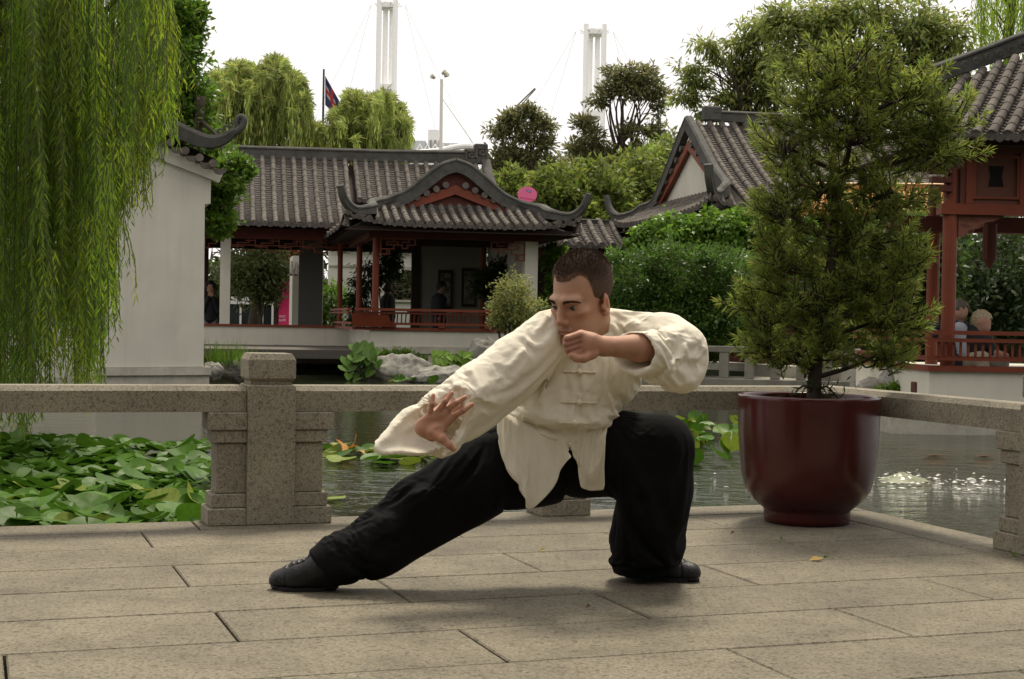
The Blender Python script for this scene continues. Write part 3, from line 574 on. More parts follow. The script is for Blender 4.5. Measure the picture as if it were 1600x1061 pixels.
# ------------------------------------------------------------------ things seen through the open gallery
gwall = thing('courtyard_wall', 'white courtyard wall with tile coping and lattice window seen through the gallery', 'wall', A(.3, 12, .1))
Wf = lambda x, y: A.on_b(x, y, 12.)
(wa0, wz0), (wa1, wz1) = Wf(512, 505), Wf(668, 396); (la0, lz0), (la1, lz1) = Wf(606, 468), Wf(645, 422)
for q in ((wa0, la0, .1, wz1), (la1, wa1, .1, wz1), (la0, la1, .1, lz0), (la0, la1, lz1, wz1)): pbox(gwall, 'wall_panel', A, q[0], q[1], 12, 12.15, q[2], q[3], mat('court_render', (.60, .60, .54), .9))
pbox(gwall, 'wall_string', A, wa0, wa1, 11.95, 11.9995, wz1-.40, wz1-.36, M_STONE)
for k in range(16): a = wa0+.08+k*(wa1-wa0-.1)/15; m_ = MB(); m_.tube([A(a, 11.8, wz1+.02), A(a, 12.2, wz1+.14)], .055, 8); obj('coping_tile', m_, M_TILE, gwall)
for q in ((la0-.06, la1+.06, lz1, lz1+.06), (la0-.06, la1+.06, lz0-.06, lz0), (la0-.06, la0, lz0, lz1), (la1, la1+.06, lz0, lz1)): pbox(gwall, 'window_frame', A, q[0], q[1], 11.93, 11.9993, q[2]+.0005, q[3]-.0005, M_STONE)
for k in range(5):
    for j in range(4):
        if (k*7+j*3) % 5 == 4: continue
        c = A(la0+(k+.5)*(la1-la0)/5, 12.06, lz0+(j+.5)*(lz1-lz0)/4); m_ = MB(); s_ = .07
        m_.tube([c+A(0, 0, 0)*0+A.a*math.cos(t)*s_*1.1+np.array([0, 0, math.sin(t)*s_*1.2]) for t in np.linspace(0, 6.28, 7)], .012, 4); obj('lattice_ring', m_, M_BROWN, gwall)
m_ = MB(); c = Wf(656, 500)[0]; m_.tube([A(c, 11.9, .1), A(c, 11.9, Wf(656, 412)[1])], .05, 8); obj('downpipe', m_, mat('grey_pipe', (.2, .2, .18)), gwall); pbox(gwall, 'rainwater_head', A, c-.1, c+.1, 11.8, 11.99, Wf(656, 412)[1]+.001, Wf(656, 402)[1], mat('grey_pipe', (.2, .2, .18)))
kiosk = thing('gate_kiosk', 'small white gatehouse with dark tiled canopy seen through the gallery', 'gatehouse', A(-1.4, 10, .1))
(ka0, _), (ka1, kz) = A.on_b(456, 500, 10.), A.on_b(480, 400, 10.)
pbox(kiosk, 'wall', A, ka0, ka1+.4, 10, 11.5, .1, kz, M_WALL); kc = A.on_b(470, 425, 9.8)
m_ = MB(); m_.prism([A(ka0-.15, 9.6, kc[1]-.1), A(ka1+.4, 9.6, kc[1]-.1), A(ka1+.4, 9.9, kc[1]+.25), A(ka0+.2, 9.9, kc[1]+.25)], A(0, .08, 0)-A(0, 0, 0)); obj('canopy_roof', m_, M_TILE, kiosk)
for k in range(7): m_ = MB(); a = ka0-.05+k*.11; m_.tube([A(a, 9.58, kc[1]-.08), A(a+.03, 9.9, kc[1]+.25)], .03, 6); obj('cover_tile_row', m_, M_TILE, kiosk)
shel = thing('glass_shelter', 'white framed glass entrance shelter seen through the gallery', 'shelter', A(-2.6, 18, .1)); Sf = lambda x, y: A.on_b(x, y, 18.)
(sa0, sz), (sa1, sz2) = Sf(360, 475), Sf(436, 467)
pbox(shel, 'lintel', A, sa0, sa1, 18, 18.15, sz, sz2+.04, M_WHITE)
for x in (376, 410, 426): a = Sf(x, 480)[0]; pbox(shel, 'mullion', A, a-.03, a+.03, 18, 18.1, .1, sz-.001, M_WHITE)
pbox(shel, 'glass_panel', A, sa0, sa1, 18.101, 18.12, .1, sz-.002, mat('smoked_glass', (.02, .03, .03), .1, spec=.6)); pbox(shel, 'finial', A, Sf(409, 460)[0]-.02, Sf(409, 460)[0]+.02, 18.03, 18.07, sz2+.041, sz2+.25, M_WHITE)
def text(par, s_, loc, size, ax, m, rot=None):
    cu = bpy.data.curves.new('lettering', 'FONT'); cu.body = s_; cu.size = size; cu.extrude = .002
    o = bpy.data.objects.new('lettering', cu); me = bpy.data.meshes.new_from_object(o); bpy.data.objects.remove(o)
    k = np.zeros(len(me.vertices)*3); me.vertices.foreach_get('co', k); k = k.reshape(-1, 3); axx = unit(ax); up = np.array([0, 0, 1.]); nn = np.cross(axx, up)
    w = np.asarray(loc)+k[:, :1]*axx+k[:, 1:2]*up+k[:, 2:]*nn; me.vertices.foreach_set('co', w.ravel().astype(np.float32)); me.update()
    return link('lettering', me, m, par)
ban = thing('hanging_banner', 'tall pink banner with white lettering on a dark pole seen through the gallery', 'banner', A(-1.6, 15, .1)); Bf = lambda x, y: A.on_b(x, y, 15.)
(b0, bz0), (b1, bz1) = Bf(435, 508), Bf(455, 438); M_PINK = mat('pink_cloth', (.62, .03, .14), .7); M_PINK2 = mat('pale_pink_print', (.72, .25, .36), .7)
pbox(ban, 'cloth', A, b0, b1, 15, 15.012, bz0, bz1, M_PINK); m_ = MB(); m_.tube([A(b0-.07, 15, .1), A(b0-.07, 15, bz1+.9)], .06, 8); obj('pole', m_, M_BROWN, ban)
for dx in (-.02, .13): m_ = MB(); m_.prism([A(b0+.10+dx, 14.992, bz1-.02), A(b0+.16+dx, 14.992, bz1-.02), A(b0+.16+dx*1.8, 14.992, bz1-.5), A(b0+.13+dx*1.8, 14.992, bz1-.45)], A(0, .006, 0)-A(0, 0, 0)); obj('printed_star', m_, M_PINK2, ban)
for k, s_ in enumerate(('DISC', 'SUPP')): text(ban, s_, A(b0+.015, 14.99, Bf(440, 496+k*6)[1]), .085, A.a, M_WHITE)
sg = thing('round_sign', 'round pink sign with a small blue oval emblem above the pavilion roof', 'sign', P(824, 330, 38)); sc = P(824, 304, 38.)
m_ = MB(); m_.prism([sc+np.array([math.cos(t)*.245, 0, math.sin(t)*.2+.0*t]) for t in np.linspace(0, 6.283, 25)[:-1]], (0, .05, 0)); obj('disc', m_, mat('sign_pink', (.80, .16, .32), .5), sg)
for r1, r2, m1, dy in ((.075, .032, mat('emblem_blue', (.05, .06, .25), .4), .004), (.058, .02, mat('emblem_pale', (.35, .33, .52), .4), .008)):
    m_ = MB(); tl = .3; m_.prism([sc+np.array([.03+math.cos(t)*r1*math.cos(tl)+math.sin(t)*r2*math.sin(tl), -dy, .09-math.cos(t)*r1*math.sin(tl)+math.sin(t)*r2*math.cos(tl)]) for t in np.linspace(0, 6.283, 17)[:-1]], (0, .003, 0)); obj('oval_emblem', m_, m1, sg)
m_ = MB(); m_.tube([sc-[0, -.06, 0], (sc[0], sc[1]+.06, .1)], .04, 8); obj('post', m_, M_BROWN, sg)
m_ = MB(); m_.box(sc+[-.19, -.004, -.09], (.40, 0, -.06), (0, .003, 0), (0, 0, .03)); obj('printed_line', m_, mat('sign_rose', (.6, .08, .2), .5), sg)

# ------------------------------------------------------------------ city beyond: cable masts, lamp mast, crane, flag, exhibition roof
def mast(x0, x1, ytop, label, d=150.):
    base = P((x0+x1)/2, 500, d); o = thing('cable_mast', label, 'mast', (base[0], base[1], .1), 'white masts of the exhibition halls'); w = (P(x1, 300, d)-P(x0, 300, d))[0]*.5; top = P(800, ytop, d)[2]
    for sx in (-1, 1):
        for sy in (-1, 1): m_ = MB(); m_.tube([(base[0]+sx*w*(.86 if sy < 0 else .35), base[1]+sy*w, .1), (base[0]+sx*w*(.86 if sy < 0 else .35), base[1]+sy*w, top)], .26, 12); obj('tube', m_, mat('mast_paint', (.95, .95, .93), .6), o)
    for k in range(8):
        a = k*math.pi/4+.3; m_ = MB(); e = (base[0]+math.cos(a)*w*1.5, base[1]+math.sin(a)*w*1.5, top-.5); m_.tube([(base[0], base[1], top-1.0), e], .07, 6); obj('outrigger', m_, mat('mast_paint', (.95, .95, .93), .6), o)
    for z_ in (top-9, top-.9): m_ = MB(); m_.box((base[0]-w*.8, base[1]-w, z_), (w*1.6, 0, 0), (0, w*2, 0), (0, 0, .5)); obj('cross_plate', m_, M_WHITE, o)
    for sx in (-1, 1):
        for k in (1, 2): m_ = MB(); m_.tube([(base[0]+sx*w*1.8, base[1], top-.5), (base[0]+sx*(w*2+5.5*k), base[1]+3, 10)], .022, 4); obj('cable', m_, mat('pale_cable', (.85, .85, .84)), o)
mast(584, 613, 4, 'white four-tube cable mast rising behind the flag and willows'); mast(905, 937, 40, 'white four-tube cable mast rising beside the tall eucalypt')
lm = thing('lamp_mast', 'tall white lamp mast with paired floodlights above the ridge end', 'lamp mast', P(690, 500, 120)*[1, 1, 0]+[0, 0, .1]); q0, q1 = P(689, 300, 120.), P(690, 124, 120.)
m_ = MB(); m_.tube([(q0[0], q0[1], .1), tuple(q1)], [.18, .12], 12); obj('pole', m_, mat('cream_steel', (.70, .68, .62), .5), lm)
for dx, dz in ((-.55, .1), (.25, .25), (.05, .45)): m_ = MB(); c = q1+np.array([dx, 0, dz]); m_.tube([c, c+np.array([-.25 if dx < 0 else .25, -.2, .12])], [.12, .2], 8); obj('floodlight', m_, mat('lamp_housing', (.45, .44, .36), .5), lm)
m_ = MB(); m_.tube([P(692, 155, 120), P(745, 232, 122)], .04, 4); obj('stay_cable', m_, mat('pale_cable', (.85, .85, .84)), lm)
exh = thing('exhibition_hall', 'white steel exhibition hall roof trusses on the skyline', 'building', P(700, 500, 140)*[1, 1, 0]+[0, 0, .1])
for k, (x0, x1, y0, y1) in enumerate(((630, 665, 222, 500), (664, 686, 205, 500), (686, 722, 226, 500), (770, 905, 246, 500))): p0, p1 = P(x0, y1, 140), P(x1, y0, 140); m_ = MB(); m_.box((p0[0], p0[1], .1), (p1[0]-p0[0], 0, 0), (0, 6, 0), (0, 0, p1[2])); obj('wall', m_, (M_WHITE if k == 1 else mat('pale_cladding', (.55, .58, .60), .5)), exh)
for k in range(7): m_ = MB(); m_.tube([P(650+k*12, 238, 138), P(656+k*12, 226, 138), P(662+k*12, 238, 138)], .13, 6); obj('roof_truss', m_, M_WHITE, exh)
for k in range(6): m_ = MB(); m_.tube([P(768+k*22, 268, 138), P(779+k*22, 248, 138), P(790+k*22, 268, 138)], .13, 6); obj('roof_truss', m_, M_WHITE, exh)
m_ = MB(); m_.tube(catmull([P(620, 240, 136), P(680, 236, 136), P(725, 228, 136), P(760, 232, 136)], 5), .25, 8); obj('roof_edge', m_, M_WHITE, exh)
for k in range(3): m_ = MB(); m_.box(P(671+k*7, 234, 139.5), (.2, 0, 0), (0, .1, 0), (0, 0, .9)); obj('louvre_slot', m_, mat('slot_grey', (.3, .3, .3)), exh)
cr_ = thing('crane_arm', 'small dark davit arm on the skyline above the eucalypt', 'crane', P(806, 172, 130))
m_ = MB(); m_.tube([P(807, 166, 130), P(836, 138, 130)], .07, 5); obj('jib', m_, mat('dark_steel', (.2, .2, .18)), cr_); m_ = MB(); m_.tube([P(811, 168, 130), P(837, 139, 130)], .05, 5); obj('jib', m_, mat('dark_steel', (.2, .2, .18)), cr_)
m_ = MB(); m_.box(P(803, 175, 130), (.5, 0, 0), (0, .4, 0), (0, 0, .4)); obj('cab', m_, mat('grey_pipe', (.3, .3, .28)), cr_)
m_ = MB(); c = P(807, 172, 130); m_.tube([(c[0], c[1], .1), tuple(c)], .1, 6); obj('mast', m_, mat('dark_steel', (.2, .2, .18)), cr_)
fl = thing('flagpole', 'dark green flagpole with a limp blue flag behind the willows', 'flagpole', P(504, 500, 52)*[1, 1, 0]+[0, 0, .1]); p0, p1 = P(503, 300, 52), P(506, 108, 52)
m_ = MB(); m_.tube([(p0[0], p0[1], .1), tuple(p1)], [.07, .035], 10); obj('pole', m_, mat('green_pole', (.03, .06, .045), .5), fl)
V, Fq, tn = [], [], []; nx, ny = 14, 12
for i in range(nx+1):
    for j in range(ny+1):
        s_, t = i/nx, j/ny; x = 508+s_*24; y = 118+t*(46-4*s_)+s_*43*(1-.35*t); V.append(P(x, y, 52+.12*math.sin(s_*9+t*2)))
        dg = abs(t-.5-(s_-.4)*.2); tn.append((.35, .03, .03) if dg < .10 or abs(s_-.45) < .09 else ((.5, .5, .5) if dg < .14 else (.03, .035, .09)))
for i in range(nx):
    for j in range(ny): k = i*(ny+1)+j; Fq.append((k, k+1, k+ny+2, k+ny+1))
npmesh('flag_cloth', V, Fq, mat('flag_cloth', (1, 1, 1), .8, tint=True), fl, True, np.array(tn))

# ------------------------------------------------------------------ foliage
def leafmat(name, col, trans=.35, rough=.5, spec=.35): return mat(name, col, rough, tint=True, trans=trans, spec=spec)
def crown(par, blobs, nclump, per, L_, W_, m, sig=.22, name='crown', shell=.5, droop=.0, cv=.3, out=.5):
    """blobs: (centre, radii); leaf clumps sit in each blob's outer part so that gaps stay between them"""
    vol = np.array([np.prod(b[1])**(2/3) for b in blobs]); pick = RNG.choice(len(blobs), nclump, p=vol/vol.sum())
    bc = np.array([b[0] for b in blobs])[pick]; br_ = np.array([b[1] for b in blobs])[pick]; d = rdir(nclump)
    rr = shell+(1-shell)*RNG.random(nclump)**.7; cc = bc+d*br_*rr[:, None]*(1+.18*RNG.normal(size=(nclump, 1)))
    n = nclump*per; idx = np.repeat(np.arange(nclump), per); s_ = sig*np.mean(br_, axis=1)[idx][:, None]*(.6+.8*RNG.random(nclump))[idx][:, None]
    off = RNG.normal(size=(n, 3))*s_*[1, 1, .7]; C_ = cc[idx]+off
    D_ = nrm(rdir(n)+nrm(off)*.7+d[idx]*out+np.array([0, 0, -droop])); N_ = nrm(rdir(n)*.8+d[idx]*.5+np.array([0, 0, .7]))
    cb = (1+RNG.normal(size=nclump)*cv*.5)[idx]
    return leaves(name, C_, D_, N_, L_*(.7+.6*RNG.random(n)), W_*(.7+.6*RNG.random(n)), m, par, tints(n, .25, .2, np.clip(cb, .4, 1.7))), cc
def pb(x, y, rx, ry, d, rd=None): return (P(x, y, d), np.array([rx*d/F_PX, (rd if rd else (rx+ry)/2)*d/F_PX, ry*d/F_PX]))
def limbs(par, base, top, r, targets, n=10, m=None, bend=.25):
    m_ = MB(); base, top = np.asarray(base, float), np.asarray(top, float); w = np.linalg.norm(top-base)
    pts = catmull([base, base+(top-base)*.35+rdir(1)[0]*w*.03, base+(top-base)*.7+rdir(1)[0]*w*.04, top], 4)
    m_.tube(pts, np.linspace(r, r*.35, len(pts)), 10)
    for t in targets:
        k = RNG.integers(len(pts)//3, len(pts)-1); s_ = pts[k]; md = s_+(t-s_)*.5+rdir(1)[0]*np.linalg.norm(t-s_)*bend*.5+np.array([0, 0, np.linalg.norm(t-s_)*.1])
        q = catmull([s_, md, t], 4); m_.tube(q, np.linspace(r*.2, r*.04, len(q)), 5)
    return obj('trunk', m_, m or M_BARK, par, True)
def tree(name, label, base_px, d, blobs, nclump, per, L_, W_, m, r=.18, group=None, ntar=14, cat='tree', **kw):
    b = P(base_px[0], 500, d); base = np.array([b[0], b[1], .1]); o = thing(name, label, cat, base, group)
    bl = [pb(*q[:4], d+(q[4] if len(q) > 4 else 0)) for q in blobs]
    _, cc = crown(o, bl, nclump, per, L_, W_, m, **kw)
    top = np.mean([q[0] for q in bl], axis=0); limbs(o, base, top+np.array([0, 0, bl[0][1][2]*.4]), r, cc[RNG.choice(len(cc), ntar)]); return o

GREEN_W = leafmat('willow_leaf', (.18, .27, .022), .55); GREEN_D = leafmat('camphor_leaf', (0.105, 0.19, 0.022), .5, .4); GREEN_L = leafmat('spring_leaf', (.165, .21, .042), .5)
GREEN_E = leafmat('eucalypt_leaf', (.165, .17, .07), .5); GREEN_H = leafmat('hedge_leaf', (.075, .14, .024), .5, .4); GREEN_V = leafmat('vine_leaf', (.115, .215, .022), .5, .4)
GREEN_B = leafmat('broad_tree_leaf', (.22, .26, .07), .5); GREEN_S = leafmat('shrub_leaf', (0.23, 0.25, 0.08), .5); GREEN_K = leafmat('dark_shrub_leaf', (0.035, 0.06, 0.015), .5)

def willow_strands(par, starts, lens, L_, W_, gap, m, name='hanging_fronds', sway=.10, stem=True):
    C_, D_, N_, tn = [], [], [], []; mb = MB()
    for s_, ln in zip(starts, lens):
        k = max(6, int(ln/gap)); t = np.linspace(0, 1, k); ph = RNG.uniform(0, 6.28, 4); am = sway*RNG.normal(size=2)*ln*.25
        x = s_[0]+am[0]*t**1.5+.02*np.sin(t*9+ph[0])*ln*.3; y = s_[1]+am[1]*t**1.5+.02*np.sin(t*8+ph[1])*ln*.3; z = s_[2]-ln*t
        p = np.stack([x, y, z], 1); a = RNG.uniform(0, 6.28, k); d = np.stack([np.cos(a)*.45, np.sin(a)*.45, -1-.3*RNG.random(k)], 1)
        C_.append(p); D_.append(d); N_.append(rdir(k)+[0, -.6, .5]); tn.append(tints(k, .22, .2, (1+RNG.normal()*.22)*(1+RNG.normal(size=1)*.05)))
        if stem: mb.tube(p[::max(1, k//7)], .004, 3, False)
    C_ = np.concatenate(C_); n = len(C_)
    leaves(name, C_, np.concatenate(D_), np.concatenate(N_), L_*(.65+.6*RNG.random(n)), W_*(.7+.5*RNG.random(n)), m, par, np.concatenate(tn))
    if stem: obj('twigs', mb, mat('twig', (.12, .10, .03), .9), par)

# weeping willow hanging in front of the white house
wil = thing('weeping_willow', 'large weeping willow hanging curtain-like over the pond in front of the white house', 'willow tree', P(-150, 500, 13.5)*[1, 1, 0]+[0, 0, .1])
def frond_end(x):           # lowest point of the curtain along the picture, pixels at survey size
    xs = [-60, 0, 30, 60, 80, 110, 140, 165, 185, 205, 222, 240, 262, 285]; ys = [690, 690, 690, 650, 560, 640, 620, 510, 380, 345, 300, 250, 200, 120]
    return np.interp(x, xs, ys)
C2, D2, N2, T2 = [], [], [], []; twig = MB()
for k in range(225):                        # each twig carries a bundle of fronds
    x = -70+335*RNG.random(); d = RNG.uniform(9.2, 15.); fe = frond_end(x); low = RNG.random() < .55
    top = RNG.uniform(-240, 40) if RNG.random() < .55 else RNG.uniform(40, max(60, fe-150)); end = fe*(1 if low else RNG.uniform(.5, .95)); end = max(end, top+90); nb = RNG.integers(5, 13); lean = RNG.normal()*10; bt = .55+.75*RNG.random(); by = RNG.normal()*.10
    for q in range(nb):
        x0 = x+RNG.normal()*5; x1 = x+lean+RNG.normal()*13; e = top+(end-top)*RNG.uniform(.45, 1.02); n = max(8, int((e-top)*d/F_PX/.027)); t = np.linspace(0, 1, n); dd = d+RNG.normal()*.25
        px_ = x0+(x1-x0)*t**.7+3.5*np.sin(t*RNG.uniform(4, 9)+RNG.uniform(0, 6)); py_ = top+(e-top)*t; cur = np.array([P(u_, v_, dd) for u_, v_ in zip(px_, py_)]); cur = cur[cur[:, 2] > WL+.03]
        if len(cur) < 6: continue
        n = len(cur); aa_ = RNG.uniform(0, 6.28, n); op = RNG.uniform(.35, 1.0); C2.append(cur); D2.append(np.stack([np.cos(aa_)*op, np.sin(aa_)*op, -1-.3*RNG.random(n)], 1)); N2.append(rdir(n)+[0, -.6, .5]); yel = tints(n, .25, .16, bt*(.85+.3*RNG.random())); yel[:, 0] *= 1+by; T2.append(yel); twig.tube(cur[::max(1, n//6)], .0035, 3, False)
C2 = np.concatenate(C2); n = len(C2); leaves('hanging_fronds', C2, np.concatenate(D2), np.concatenate(N2), .086*(.6+.6*RNG.random(n)), .0118*(.7+.5*RNG.random(n)), GREEN_W, wil, np.clip(np.concatenate(T2), .15, 2.2)); obj('twigs', twig, mat('twig', (.085, .11, .03), .9), wil)
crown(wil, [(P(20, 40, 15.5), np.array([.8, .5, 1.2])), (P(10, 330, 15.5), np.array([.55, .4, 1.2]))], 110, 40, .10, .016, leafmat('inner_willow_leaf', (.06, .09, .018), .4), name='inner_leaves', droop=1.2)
wt = P(-150, 500, 13.5); limbs(wil, (wt[0], wt[1], .1), P(20, -260, 12.5), .3, [P(x, y, d) for x, y, d in ((60, -150, 11.5), (160, -120, 12), (230, -60, 12.5), (0, -200, 11), (120, -220, 13))])

# willows and trees behind the roofs
def far_willow(label, base_px, d, tops, group='willows behind the gallery roof'):
    b = P(base_px, 500, d); o = thing('weeping_willow', label, 'willow tree', (b[0], b[1], .1), group); Cw, Dw, Tw = [], [], []
    for x, y, rx, h_ in tops:
        for k in range(int(rx*2.5)):
            s_ = RNG.uniform(-1, 1); ro = RNG.random()**.6; dd = d+RNG.normal()*1.3; y0 = y+RNG.uniform(-4, 34)*ro; ex = x+s_*rx*(.55+.5*ro)+RNG.normal()*2; ey = y0+rx*.32*s_*s_+8; cv_ = [P(x+s_*rx*.25, y0+5, dd), P(x+s_*rx*.62, y0-2+rx*.06*s_*s_, dd), P(ex, ey, dd), P(ex+RNG.normal()*3, ey+h_*RNG.uniform(.15, .95), dd)]
            cur = np.array(catmull(cv_, 9)); tg = np.gradient(cur, axis=0); rep = np.repeat(np.arange(len(cur)), 3); n = len(rep); Cw.append(cur[rep]+RNG.normal(size=(n, 3))*.05); Dw.append(nrm(tg[rep])+rdir(n)*.35+[0, 0, -.55]); Tw.append(tints(n, .25, .18, 1+RNG.normal()*.22))
    Cw = np.concatenate(Cw); n = len(Cw); leaves('hanging_fronds', Cw, np.concatenate(Dw), rdir(n)+[0, -.5, .5], .26*(.6+.6*RNG.random(n)), .040, leafmat('far_willow_leaf', (.27, .32, .085), .5), o, np.concatenate(Tw)); tp = [P(x, y+8, d) for x, y, rx, h_ in tops]
    limbs(o, (b[0], b[1], .1), np.mean(tp, axis=0)-[0, 0, 1.2], .22, tp); return o
far_willow('weeping willow with bare twigs standing right behind the camphor tree', 395, 44, [(345, 118, 24, 130), (372, 104, 22, 150), (402, 112, 26, 150), (430, 96, 22, 150), (455, 118, 22, 140), (470, 150, 18, 110), (390, 140, 40, 110), (335, 150, 24, 100), (440, 150, 34, 100)])
far_willow('weeping willow draping below the flag behind the gallery ridge', 560, 46, [(530, 176, 16, 80), (552, 150, 20, 90), (578, 158, 18, 90), (600, 152, 16, 80), (618, 168, 14, 80), (545, 190, 34, 60), (590, 188, 36, 60), (490, 200, 22, 50), (630, 192, 12, 50)])
tree('camphor_tree', 'dense dark green tree between the willow curtain and the gallery roof', (290, 0), 24.2,
     [(285, 30, 32, 40), (270, 110, 42, 60), (290, 190, 42, 60), (300, 60, 18, 26), (310, 20, 12, 16), (335, 290, 34, 40, -1), (365, 270, 26, 30, -1.2), (390, 262, 14, 16, -1.2), (340, 345, 22, 28, -1), (330, 240, 36, 40), (250, 40, 40, 60)], 520, 42, .10, .055, GREEN_D, r=.2, sig=.20, shell=.45)
tree('eucalypt_tree', 'small open eucalypt with dark trunk above the pink sign', (822, 0), 58, [(800, 186, 17, 12), (828, 176, 18, 12), (850, 196, 18, 14), (782, 206, 18, 12), (815, 210, 18, 12), (850, 226, 18, 14), (790, 240, 20, 14), (826, 248, 20, 14), (862, 258, 16, 16), (800, 272, 24, 16), (845, 282, 26, 16), (775, 262, 18, 14), (880, 272, 16, 16)], 460, 20, .24, .075, GREEN_E, r=.2, sig=.30, shell=.15, ntar=40)
tree('eucalypt_tree', 'tall rounded eucalypt standing beside the white mast', (985, 0), 66, [(972, 118, 24, 13), (1005, 118, 24, 14), (1022, 142, 20, 16), (985, 140, 28, 13), (950, 142, 20, 11), (938, 158, 14, 8), (1030, 168, 12, 10), (912, 190, 16, 12), (925, 215, 22, 13), (900, 232, 20, 12), (948, 236, 20, 13), (985, 205, 16, 12), (1020, 205, 18, 14), (1042, 225, 18, 16), (1000, 240, 24, 14), (920, 258, 30, 14), (965, 262, 30, 16), (1030, 258, 30, 18), (1000, 275, 40, 16), (940, 280, 40, 14), (905, 262, 24, 14)], 720, 20, .27, .085, GREEN_E, r=.34, sig=.30, shell=.15, ntar=50)
for k, (x, y, rx, ry, dd) in enumerate(((800, 300, 36, 30, 43), (872, 300, 44, 40, 41), (935, 290, 46, 44, 42), (990, 280, 48, 48, 44), (1040, 265, 40, 44, 46))):
    lab = ['yellow-green bushy tree beside the pink sign', 'pale green bushy tree above the upturned roof corner', 'pale green bushy tree behind the low gallery roof', 'pale green bushy tree behind the hall roof tip', 'pale green tree touching the white gable'][k]
    tree('bushy_tree', lab, (x, 0), dd, [(x, y, rx, ry), (x-rx*.5, y+ry*.7, rx*.8, ry*.8), (x+rx*.5, y+ry*.7, rx*.8, ry*.8), (x, y+ry*1.5, rx*1.2, ry)], 260, 24, .20, .10, GREEN_L, r=.15, group='pale green trees behind the roofs', sig=.17)
tree('spreading_tree', 'big leafy tree filling the sky above the right pavilion roof', (1390, 0), 36, [(1290, 40, 50, 40), (1350, 15, 60, 40), (1420, 40, 56, 44), (1480, 60, 48, 44), (1250, 90, 46, 38), (1320, 110, 60, 44), (1400, 120, 60, 50), (1470, 130, 50, 46), (1230, 30, 40, 34)], 560, 26, .20, .062, GREEN_B, r=.3, sig=.26, ntar=50, droop=.6, shell=.2, cv=.5)
tree('spreading_tree', 'open feathery tree leaning over the white gabled hall', (1240, 0), 39, [(1105, 75, 24, 16), (1135, 90, 26, 14), (1080, 105, 22, 10), (1095, 128, 30, 12), (1160, 62, 26, 18), (1075, 150, 28, 9), (1130, 150, 30, 12), (1165, 110, 26, 20), (1110, 175, 30, 10), (1160, 165, 26, 14), (1190, 40, 30, 24), (1200, 140, 36, 30), (1195, 90, 30, 24), (1210, 185, 30, 16)], 330, 22, .20, .055, GREEN_B, r=.2, sig=.34, ntar=70, droop=.8, shell=.15, cv=.5)
o8 = thing('weeping_willow', 'weeping willow hanging above the right pavilion roof', 'willow tree', P(1590, 500, 33)*[1, 1, 0]+[0, 0, .1])
st = [P(1520+110*RNG.random(), -60+70*RNG.random(), 33+RNG.normal()) for k in range(150)]; willow_strands(o8, st, [RNG.uniform(.8, 2.2) for _ in st], .17, .026, .06, GREEN_W, stem=False); bq = P(1590, 500, 33); limbs(o8, (bq[0], bq[1], .1), P(1585, -30, 33), .2, st[:8])
def shrub(name, label, px, d, blobs, nc, per, L_, W_, m, group=None, base_z=.1, cat='shrub', **kw):
    q = P(px, 500, d); o = thing(name, label, cat, (q[0], q[1], base_z), group); bl = [pb(*b[:4], d+(b[4] if len(b) > 4 else 0)) for b in blobs]; _, cc = crown(o, bl, nc, per, L_, W_, m, **kw)
    mb = MB(); s0 = np.array([q[0], q[1], base_z])
    for k in RNG.choice(len(cc), min(16, len(cc))): e = cc[k]; mb.tube(catmull([s0+rdir(1)[0]*[.1, .1, 0], (s0+e)/2+rdir(1)[0]*.08, e], 3), [.022, .019, .016, .013, .011, .008, .005], 5)
    obj('stems', mb, M_BARK, o); return o
shrub('clipped_hedge', 'broad dark mounded evergreen shrub behind the man\'s raised elbow', 1060, 22.5, [(1000, 440, 52, 50), (1060, 425, 60, 48), (1120, 440, 52, 52), (1040, 490, 80, 45), (1110, 500, 70, 48), (985, 490, 36, 40), (1160, 470, 40, 60, 1), (1085, 530, 80, 30)], 760, 44, .075, .034, GREEN_H, shell=.72, sig=.13, out=.8)
shrub('vine_hedge', 'bright vine-covered wall top between hall roof and dark shrub', 1100, 26, [(1010, 372, 30, 18), (1060, 360, 55, 22), (1120, 355, 60, 22), (1180, 362, 50, 28), (1060, 385, 70, 16), (1150, 385, 70, 20), (1230, 375, 50, 40)], 520, 40, .085, .06, GREEN_V, shell=.75, sig=.14, droop=.8, cv=.2)
shrub('garden_shrub', 'mid green shrub beside the white pavilion pillar', 872, 28.6, [(868, 405, 16, 26), (872, 450, 18, 40), (858, 492, 20, 24)], 150, 30, .09, .045, GREEN_V, sig=.2)
shrub('variegated_shrub', 'pale variegated shrub growing in front of the pavilion railing end', 800, 25.5, [(800, 460, 32, 26), (815, 490, 34, 30), (790, 490, 24, 24)], 190, 26, .065, .028, GREEN_S, sig=.2, base_z=WL)
shrub('garden_shrub', 'dark leafy shrub inside the bay against the picture wall', 770, 30.5, [(765, 440, 26, 22), (790, 425, 20, 24), (755, 455, 20, 14)], 90, 26, .10, .04, GREEN_K, base_z=.22)
shrub('garden_shrub', 'dark weeping shrub behind the red bay columns', 600, 34, [(602, 418, 24, 26), (575, 440, 18, 30), (615, 400, 14, 16), (560, 475, 14, 30)], 130, 28, .13, .035, GREEN_K, droop=.8, base_z=.1)
shrub('garden_shrub', 'leafy shrub at the foot of the dark gallery wall', 525, 38, [(527, 470, 14, 30), (520, 490, 14, 20)], 50, 24, .14, .04, GREEN_V, base_z=.1)
tree('bushy_tree', 'feathery dark green tree seen through the open gallery', (410, 0), 42, [(400, 430, 44, 40), (430, 415, 26, 34), (375, 415, 30, 30), (420, 455, 30, 22)], 240, 26, .17, .05, leafmat('feathery_leaf', (0.09, 0.11, 0.035), .5), r=.08, sig=.2)
